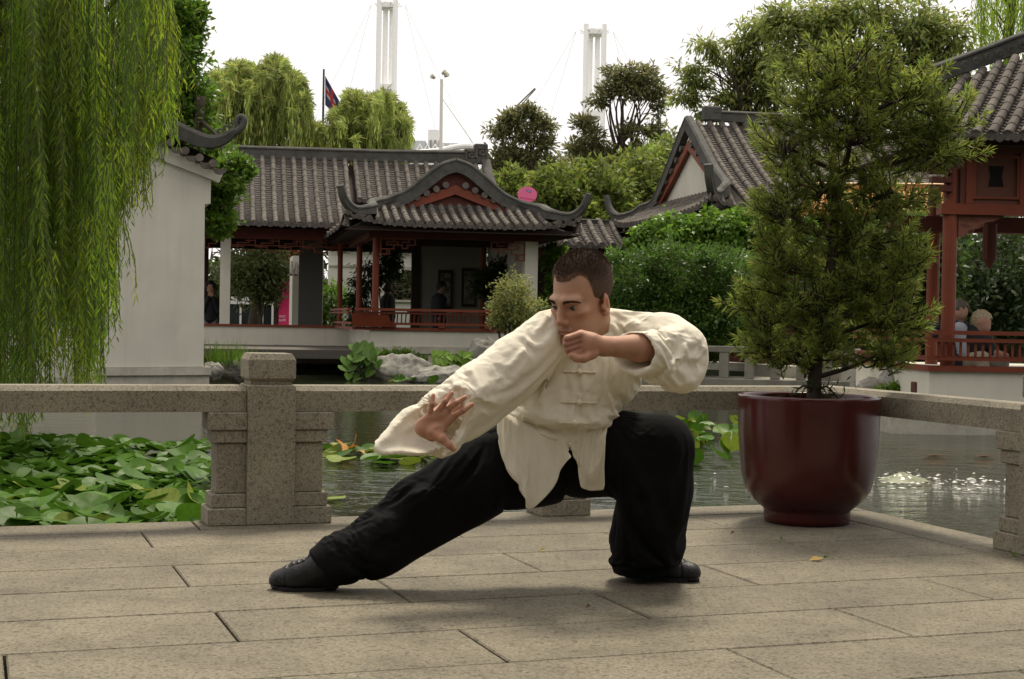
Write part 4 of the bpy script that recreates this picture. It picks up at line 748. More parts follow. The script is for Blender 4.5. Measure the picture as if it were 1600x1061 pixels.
tree('bushy_tree', 'reddish autumn tree seen above the pink banner', (448, 0), 48, [(446, 412, 14, 22), (452, 400, 10, 14)], 60, 22, .2, .08, leafmat('autumn_leaf', (.22, .07, .03), .3), r=.06)
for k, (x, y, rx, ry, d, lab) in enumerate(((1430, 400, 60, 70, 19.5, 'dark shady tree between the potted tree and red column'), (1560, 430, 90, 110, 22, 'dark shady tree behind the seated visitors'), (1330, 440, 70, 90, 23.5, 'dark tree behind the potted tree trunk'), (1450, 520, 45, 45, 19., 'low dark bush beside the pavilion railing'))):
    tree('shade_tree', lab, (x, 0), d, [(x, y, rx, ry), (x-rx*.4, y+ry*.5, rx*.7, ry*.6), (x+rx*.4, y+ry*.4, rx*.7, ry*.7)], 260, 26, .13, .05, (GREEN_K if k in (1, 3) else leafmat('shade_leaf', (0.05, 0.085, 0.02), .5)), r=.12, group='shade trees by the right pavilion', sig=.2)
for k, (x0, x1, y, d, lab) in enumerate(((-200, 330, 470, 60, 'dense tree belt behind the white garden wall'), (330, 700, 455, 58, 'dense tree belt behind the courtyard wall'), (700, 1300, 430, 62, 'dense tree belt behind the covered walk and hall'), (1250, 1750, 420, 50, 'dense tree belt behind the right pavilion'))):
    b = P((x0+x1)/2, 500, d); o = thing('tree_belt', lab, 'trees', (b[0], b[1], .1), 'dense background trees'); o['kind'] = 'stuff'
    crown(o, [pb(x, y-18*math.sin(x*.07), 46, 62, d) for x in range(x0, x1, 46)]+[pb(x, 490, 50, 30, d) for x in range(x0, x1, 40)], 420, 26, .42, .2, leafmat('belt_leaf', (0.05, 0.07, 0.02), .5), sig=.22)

# ------------------------------------------------------------------ rocks and bank plants
M_ROCK = mat('grey_rock', (.33, .315, .275), .9, scale=6, col2=(.12, .115, .10), bump=1., bscale=22, coord='World')
def rock(label, x, y, d, sx, sy, sz, seed, tilt=0.):
    c = P(x, y, d); r = np.random.default_rng(seed); n, m2 = 56, 36; V, Fq = [], []
    for i in range(m2+1):
        for j in range(n):
            th, ph = math.pi*i/m2, 2*math.pi*j/n; V.append((math.sin(th)*math.cos(ph), math.sin(th)*math.sin(ph), math.cos(th)))
    V = np.array(V); k = 1+.22*vnoise(V, 1.6, seed)+.14*np.abs(vnoise(V, 4, seed+1))+.10*np.abs(vnoise(V, 9, seed+2))+.05*np.abs(vnoise(V, 20, seed+3)); q = V*k[:, None]; q[:, 2] = np.where(q[:, 2] > 0, q[:, 2]-.12*np.abs(np.sin(q[:, 0]*5+q[:, 2]*2+seed)), q[:, 2])
    q = q*[sx, sy, sz]; ct, st_ = math.cos(tilt), math.sin(tilt); q = np.stack([q[:, 0]*ct-q[:, 2]*st_, q[:, 1], q[:, 0]*st_+q[:, 2]*ct], 1)+c
    for i in range(m2):
        for j in range(n): Fq.append((i*n+j, (i+1)*n+j, (i+1)*n+(j+1) % n, i*n+(j+1) % n))
    return tag(npmesh('rock', q, Fq, M_ROCK, None, True), label, 'rock', 'rocks along the pond edge')
rock('large streaked grey rock between leafy plants below the bay', 628, 585, 25.6, .62, .4, .34, 3, -.12); rock('flat grey rock leaning against the large streaked rock', 690, 592, 25.2, .50, .35, .22, 5, .1); rock('upright dark rock against the bay plinth behind the man\'s shoulder', 755, 568, 26.2, .42, .3, .40, 9)
rock('small pale boulder beside the white house corner', 332, 580, 21.2, .14, .14, .13, 11); rock('rounded boulder beneath the grass tuft behind the capped post', 368, 577, 22.5, .22, .2, .17, 13)
rock('pale grey rock beside the flower trough by the right pavilion', 1412, 597, 16.6, .26, .24, .20, 17); rock('low grey rock under the potted tree\'s lowest branches', 1372, 606, 17.2, .22, .2, .12, 19)
def blades(name, label, px, py, d, n, h_, w, m, spread=.35, cat='plant', base=None):
    c = P(px, py, d); o = thing(name, label, cat, c); D_ = nrm(rdir(n)*[spread, spread, 0]+[0, 0, 1]); C_ = c+RNG.normal(size=(n, 3))*[.22, .1, .02]
    leaves('blades', C_, D_, rdir(n)+[0, -.5, 0], h_*(.5+.6*RNG.random(n)), w, m, o, tints(n, .3, .2), .3)['kind'] = 'stuff'; return o
blades('grass_tuft', 'tall grass tuft growing by the gallery coping', 352, 572, 22.3, 240, .42, .012, GREEN_V, .45)
def broadleaf(name, label, px, py, d, specs, m, cat='plant'):
    c = P(px, py, d); o = thing(name, label, cat, c); mb = MB()
    for x, y, s_ in specs:
        e = P(x, y, d-.15+RNG.normal()*.1); mb.tube(catmull([c+RNG.normal(size=3)*[.08, .05, 0], (c+e)/2+[0, 0, .06], e], 3), .008, 4)
        s_ = s_*d/F_PX; ax = nrm(np.array([[RNG.normal()*.5, -.45, -.75]]))[0]; sd = unit(np.cross(ax, [0, -.7, .7])); nn = np.cross(sd, ax); out = [(0, .12), (.30, -.12), (.52, .15), (.48, .5), (.25, .85), (0, 1.1), (-.25, .85), (-.48, .5), (-.52, .15), (-.30, -.12)]
        V = [e+sd*(a*s_)+ax*((b-.2)*s_)+nn*(abs(a)*.25*s_) for a, b in out]; lm_ = MB(); lm_.add(V+[e+ax*.45*s_], [(i, (i+1) % 10, 10) for i in range(10)]); obj('leaf', lm_, m, o)
    obj('stems', mb, mat('green_stem', (.08, .13, .03), .6), o); return o
M_TARO = mat('taro_leaf', (.12, .24, .03), .4, var=.3, scale=6, trans=.3, randv=.25)
broadleaf('taro_plant', 'leafy taro plant with heart-shaped leaves at the bay corner by the water', 562, 592, 25.4, [(548+RNG.integers(0, 40), 538+RNG.integers(0, 24), 18) for _ in range(22)]+[(540, 560, 18), (535, 572, 16), (590, 565, 16), (580, 580, 16), (545, 585, 13), (560, 590, 12), (572, 545, 22), (575, 556, 20), (552, 572, 14), (585, 548, 18)], M_TARO)
broadleaf('hydrangea_bush', 'bright leafy hydrangea bush between the rocks below the bay', 705, 580, 25.6, [(680+RNG.integers(0, 55), 550+RNG.integers(0, 28), 11) for _ in range(60)], mat('hydrangea_leaf', (.16, .28, .03), .45, trans=.3, randv=.3), 'bush')
shrub('ground_cover', 'low green plants along the plinth behind the streaked rock', 625, 26.2, [(600, 556, 16, 6), (630, 554, 20, 6), (655, 560, 14, 6)], 60, 20, .06, .03, GREEN_V, base_z=WL, cat='plants')
shrub('ground_cover', 'low green plants beside the rock by the right pavilion', 1405, 16.3, [(1405, 606, 22, 8), (1380, 612, 14, 6)], 40, 20, .05, .02, GREEN_V, base_z=WL, cat='plants')
fb = thing('flower_trough', 'dark red trough of small pink flowers beside the right pavilion plinth', 'planter', P(1438, 612, 15.6)); q = P(1430, 615, 15.6); m_ = MB(); m_.box(q, (.20, 0, 0), (0, .18, 0), (0, 0, .12), .01); obj('trough', m_, M_RED2, fb)
n = 60; leaves('flowers', q+[.1, .09, .13]+RNG.normal(size=(n, 3))*[.05, .04, .015], rdir(n)+[0, 0, .8], rdir(n), .035, .03, mat('petal', (1, 1, 1), .7, tint=True), fb, np.where(RNG.random((n, 1)) < .5, [[.55, .22, .35]], [[.10, .18, .04]]))

# ------------------------------------------------------------------ unseen trees added behind the photographer to cut front light (they shade the terrace and show in the glaze and the water)
for k, (x, y, w_, h_, lab) in enumerate(((-7.5, -3.5, 3.2, 7.5, 'unseen leafy tree added left of the terrace behind the photographer to cut front light'), (-1.5, -7.5, 4., 8.5, 'unseen leafy tree added behind the photographer to cut front light'), (6., -6., 3.6, 8, 'unseen leafy tree added right of the terrace behind the photographer to cut front light'), (9.5, 2.5, 2.6, 6.5, 'unseen leafy tree added on the bank right of the terrace to cut front light'))):
    o = thing('unseen_shading_tree', lab, 'tree', (x, y, -.03 if k < 3 else -.5), 'unseen trees added to cut front light'); bl = [(np.array([x, y, h_*.55]), np.array([w_, w_, h_*.4])), (np.array([x+w_*.5, y, h_*.35]), np.array([w_*.8, w_*.8, h_*.3])), (np.array([x-w_*.5, y, h_*.35]), np.array([w_*.8, w_*.8, h_*.3]))]
    crown(o, bl, 420, 22, .42, .26, leafmat('shade_leaf', (0.05, 0.085, 0.02), .5), sig=.16); limbs(o, (x, y, -.5), (x, y, h_*.7), .25, [bl[1][0], bl[2][0]])

# ------------------------------------------------------------------ red glazed pot and its podocarpus
PC = np.array([1.24, 6.27, 0.]); M_POT = mat('oxblood_glaze', (.062, .0065, .0065), .24, var=.35, scale=3.5, spec=.45, coat=.15, bump=.06, bscale=9)
pot = thing('plant_pot', 'large glossy oxblood red glazed pot at the terrace corner', 'plant pot', PC)
prof = [(.165, .0), (.174, .003), (.178, .020), (.178, .048), (.180, .056), (.192, .066), (.226, .094), (.258, .14), (.274, .20), (.283, .28), (.289, .38), (.292, .47), (.293, .510), (.294, .520), (.292, .526), (.286, .528), (.280, .526), (.276, .515), (.274, .45)]
m_ = MB(); m_.lathe(PC, prof, 64); obj('pot_body', m_, M_POT, pot, True)
m_ = MB(); m_.lathe(PC, [(.267, .47), (.18, .478), (.08, .485), (.0, .49)], 24); obj('potting_soil', m_, mat('soil', (.03, .022, .015), .95, bump=.8), pot)
pod = thing('potted_podocarpus', 'tall shaggy podocarpus with narrow leaves growing in the red pot', 'tree', PC+[0, 0, .485])
D0 = 6.27
tr_px = [(1272, 622), (1273, 590), (1277, 540), (1283, 490), (1296, 430), (1301, 385), (1305, 330), (1318, 270), (1330, 210), (1340, 150), (1338, 105)]
tp = [P(x, y, D0+.03*math.sin(i)) for i, (x, y) in enumerate(tr_px)]; tp[0] = np.array([tp[0][0], tp[0][1], .47]); tpc = catmull(tp, 4); tb = MB(); tb.tube(tpc, np.linspace(.032, .007, len(tpc)), 10)
blobs = [(1320, 108, 78, 40), (1268, 152, 44, 42), (1420, 148, 66, 42), (1470, 190, 44, 32), (1330, 205, 100, 44), (1228, 228, 40, 28), (1462, 236, 52, 22), (1290, 292, 84, 40), (1390, 298, 56, 46), (1226, 330, 44, 34), (1330, 372, 90, 42), (1226, 402, 46, 36), (1402, 412, 40, 44), (1280, 462, 104, 42), (1190, 486, 40, 26), (1392, 492, 52, 36), (1270, 548, 86, 30), (1378, 552, 40, 26), (1200, 540, 28, 26), (1350, 440, 60, 40)]
C_, D_, N_, Ln, Wd, Tn = [], [], [], [], [], []
for (x, y, rx, ry) in blobs:
    c, r = pb(x, y, rx*1.14, ry*1.2, D0, 62); k0 = min(range(len(tpc)), key=lambda i: abs(tpc[i][2]-(c[2]-.10))+.2*abs(tpc[i][0]-c[0])); s0 = tpc[k0]
    q = catmull([s0, (s0+c)/2+[0, 0, -.01], c], 4); tb.tube(q, np.linspace(.013, .006, len(q)), 6)
    for _ in range(int(14+rx*ry/78)):
        d = rdir(1)[0]; rr = .25+.8*RNG.random()**.8; e = c+d*r*rr; ln = RNG.uniform(.07, .15); tip = unit(d*[1, 1, .35]+[0, 0, .40]+rdir(1)[0]*.45); s1 = e-tip*ln*.5; s2 = s1+tip*ln*.6+rdir(1)[0]*.012; s3 = s1+tip*ln+np.array([0, 0, .02])
        sh = np.array(catmull([s1, s2, s3], 6)); tb.tube(sh[::3], [.0032, .003, .0026, .002, .0015][:len(sh[::3])], 4)
        if RNG.random() < .5: tb.tube(catmull([c+(e-c)*.1, (c+s1)/2-[0, 0, .02], s1], 3), [.005, .0046, .0043, .004, .0037, .0034, .0032], 4)
        nl = RNG.integers(32, 54); u_ = RNG.random(nl)**.7; ki = (u_*(len(sh)-1)).astype(int); st = sh[ki]; th = np.where(u_ > .9, RNG.uniform(.1, .8, nl), RNG.uniform(.6, 1.3, nl)); ph = RNG.uniform(0, 6.28, nl); ax = unit(np.cross(tip, [.3, .2, 1.])); ay = np.cross(tip, ax)
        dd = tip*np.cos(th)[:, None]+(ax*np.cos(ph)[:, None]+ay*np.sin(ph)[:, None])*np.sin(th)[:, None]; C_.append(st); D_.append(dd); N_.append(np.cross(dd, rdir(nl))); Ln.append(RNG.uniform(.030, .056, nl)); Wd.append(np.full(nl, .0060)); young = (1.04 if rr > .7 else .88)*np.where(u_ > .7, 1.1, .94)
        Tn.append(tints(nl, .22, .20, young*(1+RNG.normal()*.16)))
leaves('foliage', np.concatenate(C_), np.concatenate(D_), np.concatenate(N_), np.concatenate(Ln), np.concatenate(Wd), leafmat('podocarpus_leaf', (.175, .215, .042), .58, .55), pod, np.concatenate(Tn))
for k in range(5): a = k*1.3; q = catmull([tpc[2], tpc[2]+[math.cos(a)*.05, math.sin(a)*.04, .03], tpc[2]+[math.cos(a)*.10, math.sin(a)*.08, -.02]], 3); tb.tube(q, np.linspace(.006, .003, len(q)), 4)
obj('trunk', tb, M_BARK, pod, True)
sk = MB(); n = 80; e = tpc[2]+RNG.normal(size=(n, 3))*[.05, .04, .035]+[.03, -.02, -.01]; leaves('basal_shoots', e, rdir(n)+[0, 0, .2], rdir(n), .05, .008, GREEN_K, pod, tints(n))['kind'] = 'stuff'

# ------------------------------------------------------------------ water lilies
def pad_mesh(seed, cup):
    r = np.random.default_rng(seed); n = 26; V = [(0, 0, -cup*.15)]; Fq = []; ph = r.uniform(0, 6.28, 3)
    for f in (.35, .7, 1.):
        for j in range(n):
            a = .10+j*(6.283-.20)/(n-1); rr = f*(1+.04*math.sin(3*a+ph[0])); z = cup*(f**2.2)*(.65+.45*math.sin(2*a+ph[1]))+.03*f*math.sin(4*a+ph[2]); V.append((rr*math.cos(a), rr*math.sin(a), z))
    for j in range(n-1):
        Fq.append((0, 1+j, 2+j))
        for k in (0, 1): o = 1+k*n+j; Fq.append((o, o+n, o+n+1)); Fq.append((o, o+n+1, o+1))
    return np.array(V), Fq
M_PAD = mat('lily_pad', (.068, .155, .014), .46, var=.3, scale=3, spec=.16, trans=.25, randv=.27); M_PADY = mat('lily_pad_pale', (.20, .27, .03), .48, var=.35, scale=4, spec=.22, trans=.25, randv=.25); M_PADO = mat('lily_pad_orange', (.50, .22, .02), .5, var=.3, scale=4, trans=.2)
pads = []
for k in range(6):
    V, Fq = pad_mesh(k, (.08, .20, .32, .45, .26, .05)[k]); row = []
    for mm in (M_PAD, M_PADY, M_PADO): me = bpy.data.meshes.new('lily_leaf'); me.from_pydata(V.tolist(), [], Fq); me.materials.append(mm); me.polygons.foreach_set('use_smooth', np.ones(len(me.polygons), bool)); row.append(me)
    pads.append(row)
def pad(par, p, s_, tilt, var=None, m=0):
    v_ = RNG.integers(0, 6) if var is None else var
    o = bpy.data.objects.new('leaf', pads[v_][m]); COL.objects.link(o); o.parent = par; o.matrix_parent_inverse = Matrix.Translation(-par.location); o.location = Vector(p); o.scale = (s_, s_, s_); o.rotation_euler = (RNG.normal()*tilt, RNG.normal()*tilt, RNG.uniform(0, 6.28))
lp1 = thing('water_lilies', 'crowded raised water lily leaves behind the rail left of the capped post', 'water lilies', Z(170, 740, WL), 'water lily patches'); cnt = 0; far = []
spots = []
for k in range(1150):
    d = 6.55+(12.3-6.55)*RNG.random()**1.25; x0, x1 = -.40*d, (325-800)/F_PX*d+.05*RNG.normal(); X = x0+(x1-x0)*RNG.random()
    if (X*-math.sin(YAW)+d*math.cos(YAW)) < COPE_V+.12 or (d > 11.4 and X > -.27*d): continue
    spots.append((d, X, WL+.02+RNG.random()*.13*min(1, (12.8-d)/2.5), RNG.uniform(.060, .098)))
vis = lambda q: q[1] > -.35*q[0]
for d, X, z, s_ in sorted(spots, key=lambda q: (not vis(q), q[0])):
    if cnt < 300: pad(lp1, (X, d, z), s_, .30, m=1 if RNG.random() < .08 else 0); cnt += 1
    else: far.append((X, d, z, s_))
if far:
    Vs, Fs = [], []
    for X, d, z, s_ in far:
        V, Fq = pad_mesh(RNG.integers(0, 99), .3); a = RNG.uniform(0, 6.28); R_ = np.array([[math.cos(a), -math.sin(a), 0], [math.sin(a), math.cos(a), RNG.normal()*.3], [0, RNG.normal()*.3, 1]]); Fs.append(np.array(Fq)+len(Vs)*len(V)); Vs.append(V@R_.T*s_+[X, d, z])
    fo = npmesh('far_leaves', np.concatenate(Vs), np.concatenate(Fs), M_PAD, lp1, True); fo['kind'] = 'stuff'
fern = thing('fern', 'small fern frond poking up among the lily leaves', 'fern', P(215, 818, 6.75)); fd = []
for k in range(26): t = k/25; fd.append((P(205+t*38, 822-t*22, 6.72), t))
c_ = np.array([f[0] for f in fd for s_ in (-1, 1)]); dd = np.array([unit(RIGHT*(.35)+UP*s_*.9+FWD*.2*s_) for f in fd for s_ in (-1, 1)]); leaves('fronds', c_, dd, np.tile(-FWD+UP*.5, (len(c_), 1)), np.array([.045*(1.1-f[1]) for f in fd for s_ in (-1, 1)]), .008, GREEN_V, fern, tints(len(c_)))
lp2 = thing('water_lilies', 'floating yellowing lily pads beyond the extended arm\'s sleeve', 'water lilies', Z(630, 712, WL), 'water lily patches')
for k in range(60):
    x = RNG.uniform(500, 770); y = 714+RNG.normal()*9+(x-630)*.01; p = Z(x, y, WL); pad(lp2, (p[0], p[1], WL+.015+RNG.random()*.05), RNG.uniform(.07, .12), .22, m=1 if RNG.random() < .62 else 0)
for x, y, s_ in ((541, 697, .09), (553, 692, .08), (528, 700, .07), (574, 706, .06)): p = Z(x, y+14, WL); pad(lp2, (p[0], p[1], WL+.06), s_, .7, 3, 2)
for x, y in ((505, 783), (520, 782), (690, 727), (612, 722)): p = Z(x, y, WL); pad(lp2, (p[0], p[1], WL+.012), .08, .08, 5, 1)
p = Z(680, 714, WL); bud = thing('lily_flower', 'small yellow water lily flower beside the extended hand', 'flower', p); nn_ = 14; a = np.linspace(0, 6.28, nn_); leaves('petals', np.tile(p+[0, 0, .04], (nn_, 1)), np.stack([np.cos(a)*.5, np.sin(a)*.5, np.full(nn_, .8)], 1), np.stack([np.cos(a), np.sin(a), np.zeros(nn_)], 1), .06, .03, mat('yellow_petal', (.7, .6, .12), .6), bud)
m_ = MB(); m_.tube([p, p+[0, 0, .045]], .008, 6); obj('stem', m_, mat('green_stem', (.08, .13, .03)), bud)
lp3 = thing('water_lilies', 'clump of upright lily leaves between the bent knee and red pot', 'water lilies', Z(1115, 715, WL), 'water lily patches')
for k in range(46):
    x = RNG.uniform(1020, 1160); y = RNG.uniform(672, 722); p = Z(x, y+6, WL); pad(lp3, (p[0], p[1], WL+.03+RNG.random()*.14), RNG.uniform(.075, .115), .55, m=1 if RNG.random() < .45 else 0)
lp4 = thing('water_lilies', 'far floating lily leaves in front of the streaked rocks', 'water lilies', Z(660, 594, WL), 'water lily patches')
for k in range(46): x = RNG.uniform(600, 770); y = RNG.uniform(591, 600); p = Z(x, y, WL); pad(lp4, (p[0], p[1], WL+.02+RNG.random()*.05), RNG.uniform(.09, .15), .3, m=int(RNG.random() < .3))

# ------------------------------------------------------------------ bubbling jet, carp, fallen leaves
fp = Z(1410, 752, WL); jet = thing('bubbling_fountain', 'pale bubbling water jet breaking the pond surface beside the red pot', 'fountain', fp); M_FOAM = mat('foam', (.36, .38, .25), .2, spec=.5, trans=.3)
V, Fq = [], []; n, mr_ = 40, 12
for i in range(mr_+1):
    for j in range(n): a = 6.283*j/n; r = .13*i/mr_*(1+.25*math.sin(3*a+1)+.12*math.sin(7*a)); V.append((fp[0]+r*math.cos(a)*1.2, fp[1]+r*math.sin(a), WL+.002+.05*(1-(i/mr_)**1.3)*(1+.16*RNG.normal())))
for i in range(mr_):
    for j in range(n): Fq.append((i*n+j, (i+1)*n+j, (i+1)*n+(j+1) % n, i*n+(j+1) % n))
npmesh('water_mound', V, Fq, M_FOAM, jet, True)
mb = MB()
for k in range(240):
    a = RNG.uniform(0, 6.28); r = .10+abs(RNG.normal())*.42; s_ = RNG.uniform(.004, .015)*(1 if r < .6 else .7); c = fp+[.12+r*math.cos(a)*1.7, r*math.sin(a), .004]
    mb.add([c+[math.cos(t)*s_*RNG.uniform(.6, 2.2), math.sin(t)*s_*RNG.uniform(.5, 1.2), 0] for t in np.linspace(0, 6.28, 8)[:-1]]+[c+[0, 0, .006]], [(i, (i+1) % 7, 7) for i in range(7)])
fo = obj('foam_flecks', mb, mat('foam_white', (.5, .5, .45), .4), jet); fo['kind'] = 'stuff'
for x, y, lab in ((1462, 712, 'orange carp gliding near the pond surface beside the fountain'), (1540, 713, 'orange carp swimming towards the right post')):
    c = Z(x, y, WL); m_ = MB(); q = [c+UD*t*.13+[0, 0, .004] for t in np.linspace(-1, 1, 9)]; m_.tube(q, [.001, .002, .003, .004, .004, .003, .002, .001, .002], 8); tag(obj('carp', m_, mat('carp_orange', (.20, .07, .025), .4), smooth=True), lab, 'fish')
def fallen(x, y, w, col, lab, ang=.1):
    c = Z(x, y, .004); m_ = MB(); u_, v_ = UD*math.cos(ang)+VD*math.sin(ang), VD*math.cos(ang)-UD*math.sin(ang)
    m_.add([c-u_*w, c+v_*w*.55+[0, 0, .012], c+u_*w+[0, 0, .006], c-v_*w*.5+[0, 0, .004]], [(0, 1, 2), (0, 2, 3)]); tag(obj('fallen_leaf', m_, mat('dry_leaf_%s' % lab[:6], col, .8, trans=.2)), lab, 'leaf')
fallen(1276, 875, .032, (.45, .30, .10), 'tan fallen leaf lying on the paving below the red pot'); fallen(1290, 873, .012, (.06, .12, .02), 'green fallen leaf beside the tan leaf'); fallen(1221, 842, .013, (.07, .13, .02), 'upright green leaf scrap on the paving by the pot foot', .9)
fallen(848, 861, .012, (.35, .28, .06), 'yellow fallen leaf on the paving between the feet'); fallen(919, 950, .010, (.13, .09, .05), 'brown crumpled leaf in front of the bent leg'); fallen(1145, 834, .012, (.16, .11, .07), 'brown fallen leaf in front of the red pot'); fallen(1451, 921, .009, (.55, .48, .33), 'pale leaf scrap on the right-hand paving'); fallen(1586, 868, .02, (.12, .17, .03), 'mossy green leaf at the right post foot', .4)

# ------------------------------------------------------------------ figures: distance fields turned into one closed skin
class Vol:
    def __init__(s, lo, hi, h):
        s.lo = np.array(lo, float); s.h = h; s.n = np.ceil((np.array(hi)-s.lo)/h).astype(int)+1
        s.F = np.full(s.n, 1., np.float32); s.ax = [s.lo[i]+np.arange(s.n[i])*h for i in range(3)]
    def put(s, lo, hi, fn, k=.01, op='add', pad=.0):
        mg = k+3*s.h+pad; i0 = np.clip(np.floor((np.array(lo)-mg-s.lo)/s.h).astype(int), 0, s.n); i1 = np.clip(np.ceil((np.array(hi)+mg-s.lo)/s.h).astype(int)+1, 0, s.n)
        if (i1 <= i0).any(): return s
        sl = tuple(slice(a, b) for a, b in zip(i0, i1)); x = s.ax[0][sl[0]][:, None, None]; y = s.ax[1][sl[1]][None, :, None]; z = s.ax[2][sl[2]][None, None, :]
        d = fn(x, y, z).astype(np.float32); f = s.F[sl]
        if op == 'add': h_ = np.clip(.5+.5*(f-d)/k, 0, 1); s.F[sl] = f*(1-h_)+d*h_-k*h_*(1-h_)
        elif op == 'sub': d = -d; h_ = np.clip(.5-.5*(f-d)/k, 0, 1); s.F[sl] = f*(1-h_)+d*h_+k*h_*(1-h_)
        elif op == 'int': h_ = np.clip(.5-.5*(f-d)/k, 0, 1); s.F[sl] = f*(1-h_)+d*h_+k*h_*(1-h_)
        elif op == 'disp': s.F[sl] = f+d
        return s
    def cap(s, a, b, ra, rb=None, k=.01, op='add'):
        a, b = np.asarray(a, float), np.asarray(b, float); rb = ra if rb is None else rb; ba = b-a; L2 = ba@ba+1e-9; r = max(ra, rb)
        def fn(x, y, z):
            px, py, pz = x-a[0], y-a[1], z-a[2]; t = np.clip((px*ba[0]+py*ba[1]+pz*ba[2])/L2, 0, 1)
            return np.sqrt((px-ba[0]*t)**2+(py-ba[1]*t)**2+(pz-ba[2]*t)**2)-(ra+(rb-ra)*t)
        return s.put(np.minimum(a, b)-r, np.maximum(a, b)+r, fn, k, op)
    def chain(s, pts, rs, k=.01, op='add'):
        for i in range(len(pts)-1): s.cap(pts[i], pts[i+1], rs[i], rs[i+1], k, op)
        return s
    def ell(s, c, rad, k=.01, op='add', R=np.eye(3)):
        c = np.asarray(c, float); rad = np.asarray(rad, float); R = np.asarray(R); m_ = max(rad)
        def fn(x, y, z):
            p = [(x-c[0])*R[i][0]+(y-c[1])*R[i][1]+(z-c[2])*R[i][2] for i in range(3)]
            k0 = np.sqrt(sum((p[i]/rad[i])**2 for i in range(3))); k1 = np.sqrt(sum((p[i]/rad[i]**2)**2 for i in range(3)))+1e-6
            return k0*(k0-1)/k1
        return s.put(c-m_, c+m_, fn, k, op)
    def cutplane(s, p, nrm_, lo, hi, k=.004):      # takes away what lies on the side nrm_ points to, inside the box
        p, nv = np.asarray(p, float), unit(nrm_); c, hs = (np.asarray(lo)+np.asarray(hi))/2, (np.asarray(hi)-np.asarray(lo))/2
        def fn(x, y, z):
            d = -((x-p[0])*nv[0]+(y-p[1])*nv[1]+(z-p[2])*nv[2]); return np.maximum(np.maximum(np.maximum(d, abs(x-c[0])-hs[0]), abs(y-c[1])-hs[1]), abs(z-c[2])-hs[2])
        return s.put(lo, hi, fn, k, 'sub')
    def at(s, p): i = np.clip(np.round((np.asarray(p)-s.lo)/s.h).astype(int), 0, s.n-1); return s.F[tuple(i)]
    def hit(s, x, y, d0=3.8, d1=5.2):              # depth at which a sight line meets the surface
        for d in np.arange(d0, d1, s.h*.7):
            if s.at(P(x, y, d)) < 0: return d
        return None
    def mesh(s):
        F = s.F; S = F < 0; n = s.n; c8 = [(i, j, k) for i in (0, 1) for j in (0, 1) for k in (0, 1)]
        sub = lambda A_, o: A_[o[0]:n[0]-1+o[0], o[1]:n[1]-1+o[1], o[2]:n[2]-1+o[2]]
        cnt = np.zeros(n-1, np.int8)
        for o in c8: cnt += sub(S, o)
        act = np.argwhere((cnt > 0) & (cnt < 8)); vals = np.stack([F[act[:, 0]+o[0], act[:, 1]+o[1], act[:, 2]+o[2]] for o in c8], 1)
        pos = np.zeros((len(act), 3)); num = np.zeros(len(act))
        for a in range(8):
            for b in range(a+1, 8):
                if sum(abs(c8[a][i]-c8[b][i]) for i in range(3)) != 1: continue
                m_ = (vals[:, a] < 0) != (vals[:, b] < 0); t = np.where(m_, vals[:, a]/(vals[:, a]-vals[:, b]+1e-12), 0)[:, None]
                pos += np.where(m_[:, None], np.array(c8[a])*(1-t)+np.array(c8[b])*t, 0); num += m_
        V = s.lo+(act+pos/num[:, None])*s.h; ids = np.full(n-1, -1, np.int32); ids[tuple(act.T)] = np.arange(len(act)); faces = []
        for ax in range(3):
            u, v = (ax+1) % 3, (ax+2) % 3; sl0 = [slice(1, -1)]*3; sl1 = [slice(1, -1)]*3; sl0[ax] = slice(0, -1); sl1[ax] = slice(1, None)
            A_, B_ = S[tuple(sl0)], S[tuple(sl1)]; e = np.argwhere(A_ != B_); base = e.copy(); base[:, u] += 1; base[:, v] += 1; fl_ = A_[tuple(e.T)]
            q = []
            for du, dv in ((-1, -1), (0, -1), (0, 0), (-1, 0)): w = base.copy(); w[:, u] += du; w[:, v] += dv; q.append(ids[tuple(w.T)])
            q = np.stack(q, 1); q = np.where(fl_[:, None], q, q[:, ::-1]); faces.append(q)
        Fc = np.concatenate(faces); return V, Fc[(Fc >= 0).all(1)]
def smooth_mesh(V, Fc, it=2, lam=.5):
    E_ = np.concatenate([Fc[:, [0, 1]], Fc[:, [1, 2]], Fc[:, [2, 3]], Fc[:, [3, 0]]]); deg = np.bincount(E_.ravel(), minlength=len(V))[:, None]
    for _ in range(it):
        acc = np.zeros_like(V); 
        for c in range(3): acc[:, c] = np.bincount(E_[:, 0], V[E_[:, 1], c], len(V))+np.bincount(E_[:, 1], V[E_[:, 0], c], len(V))
        V = V+(acc/np.maximum(deg, 1)-V)*lam
    return V

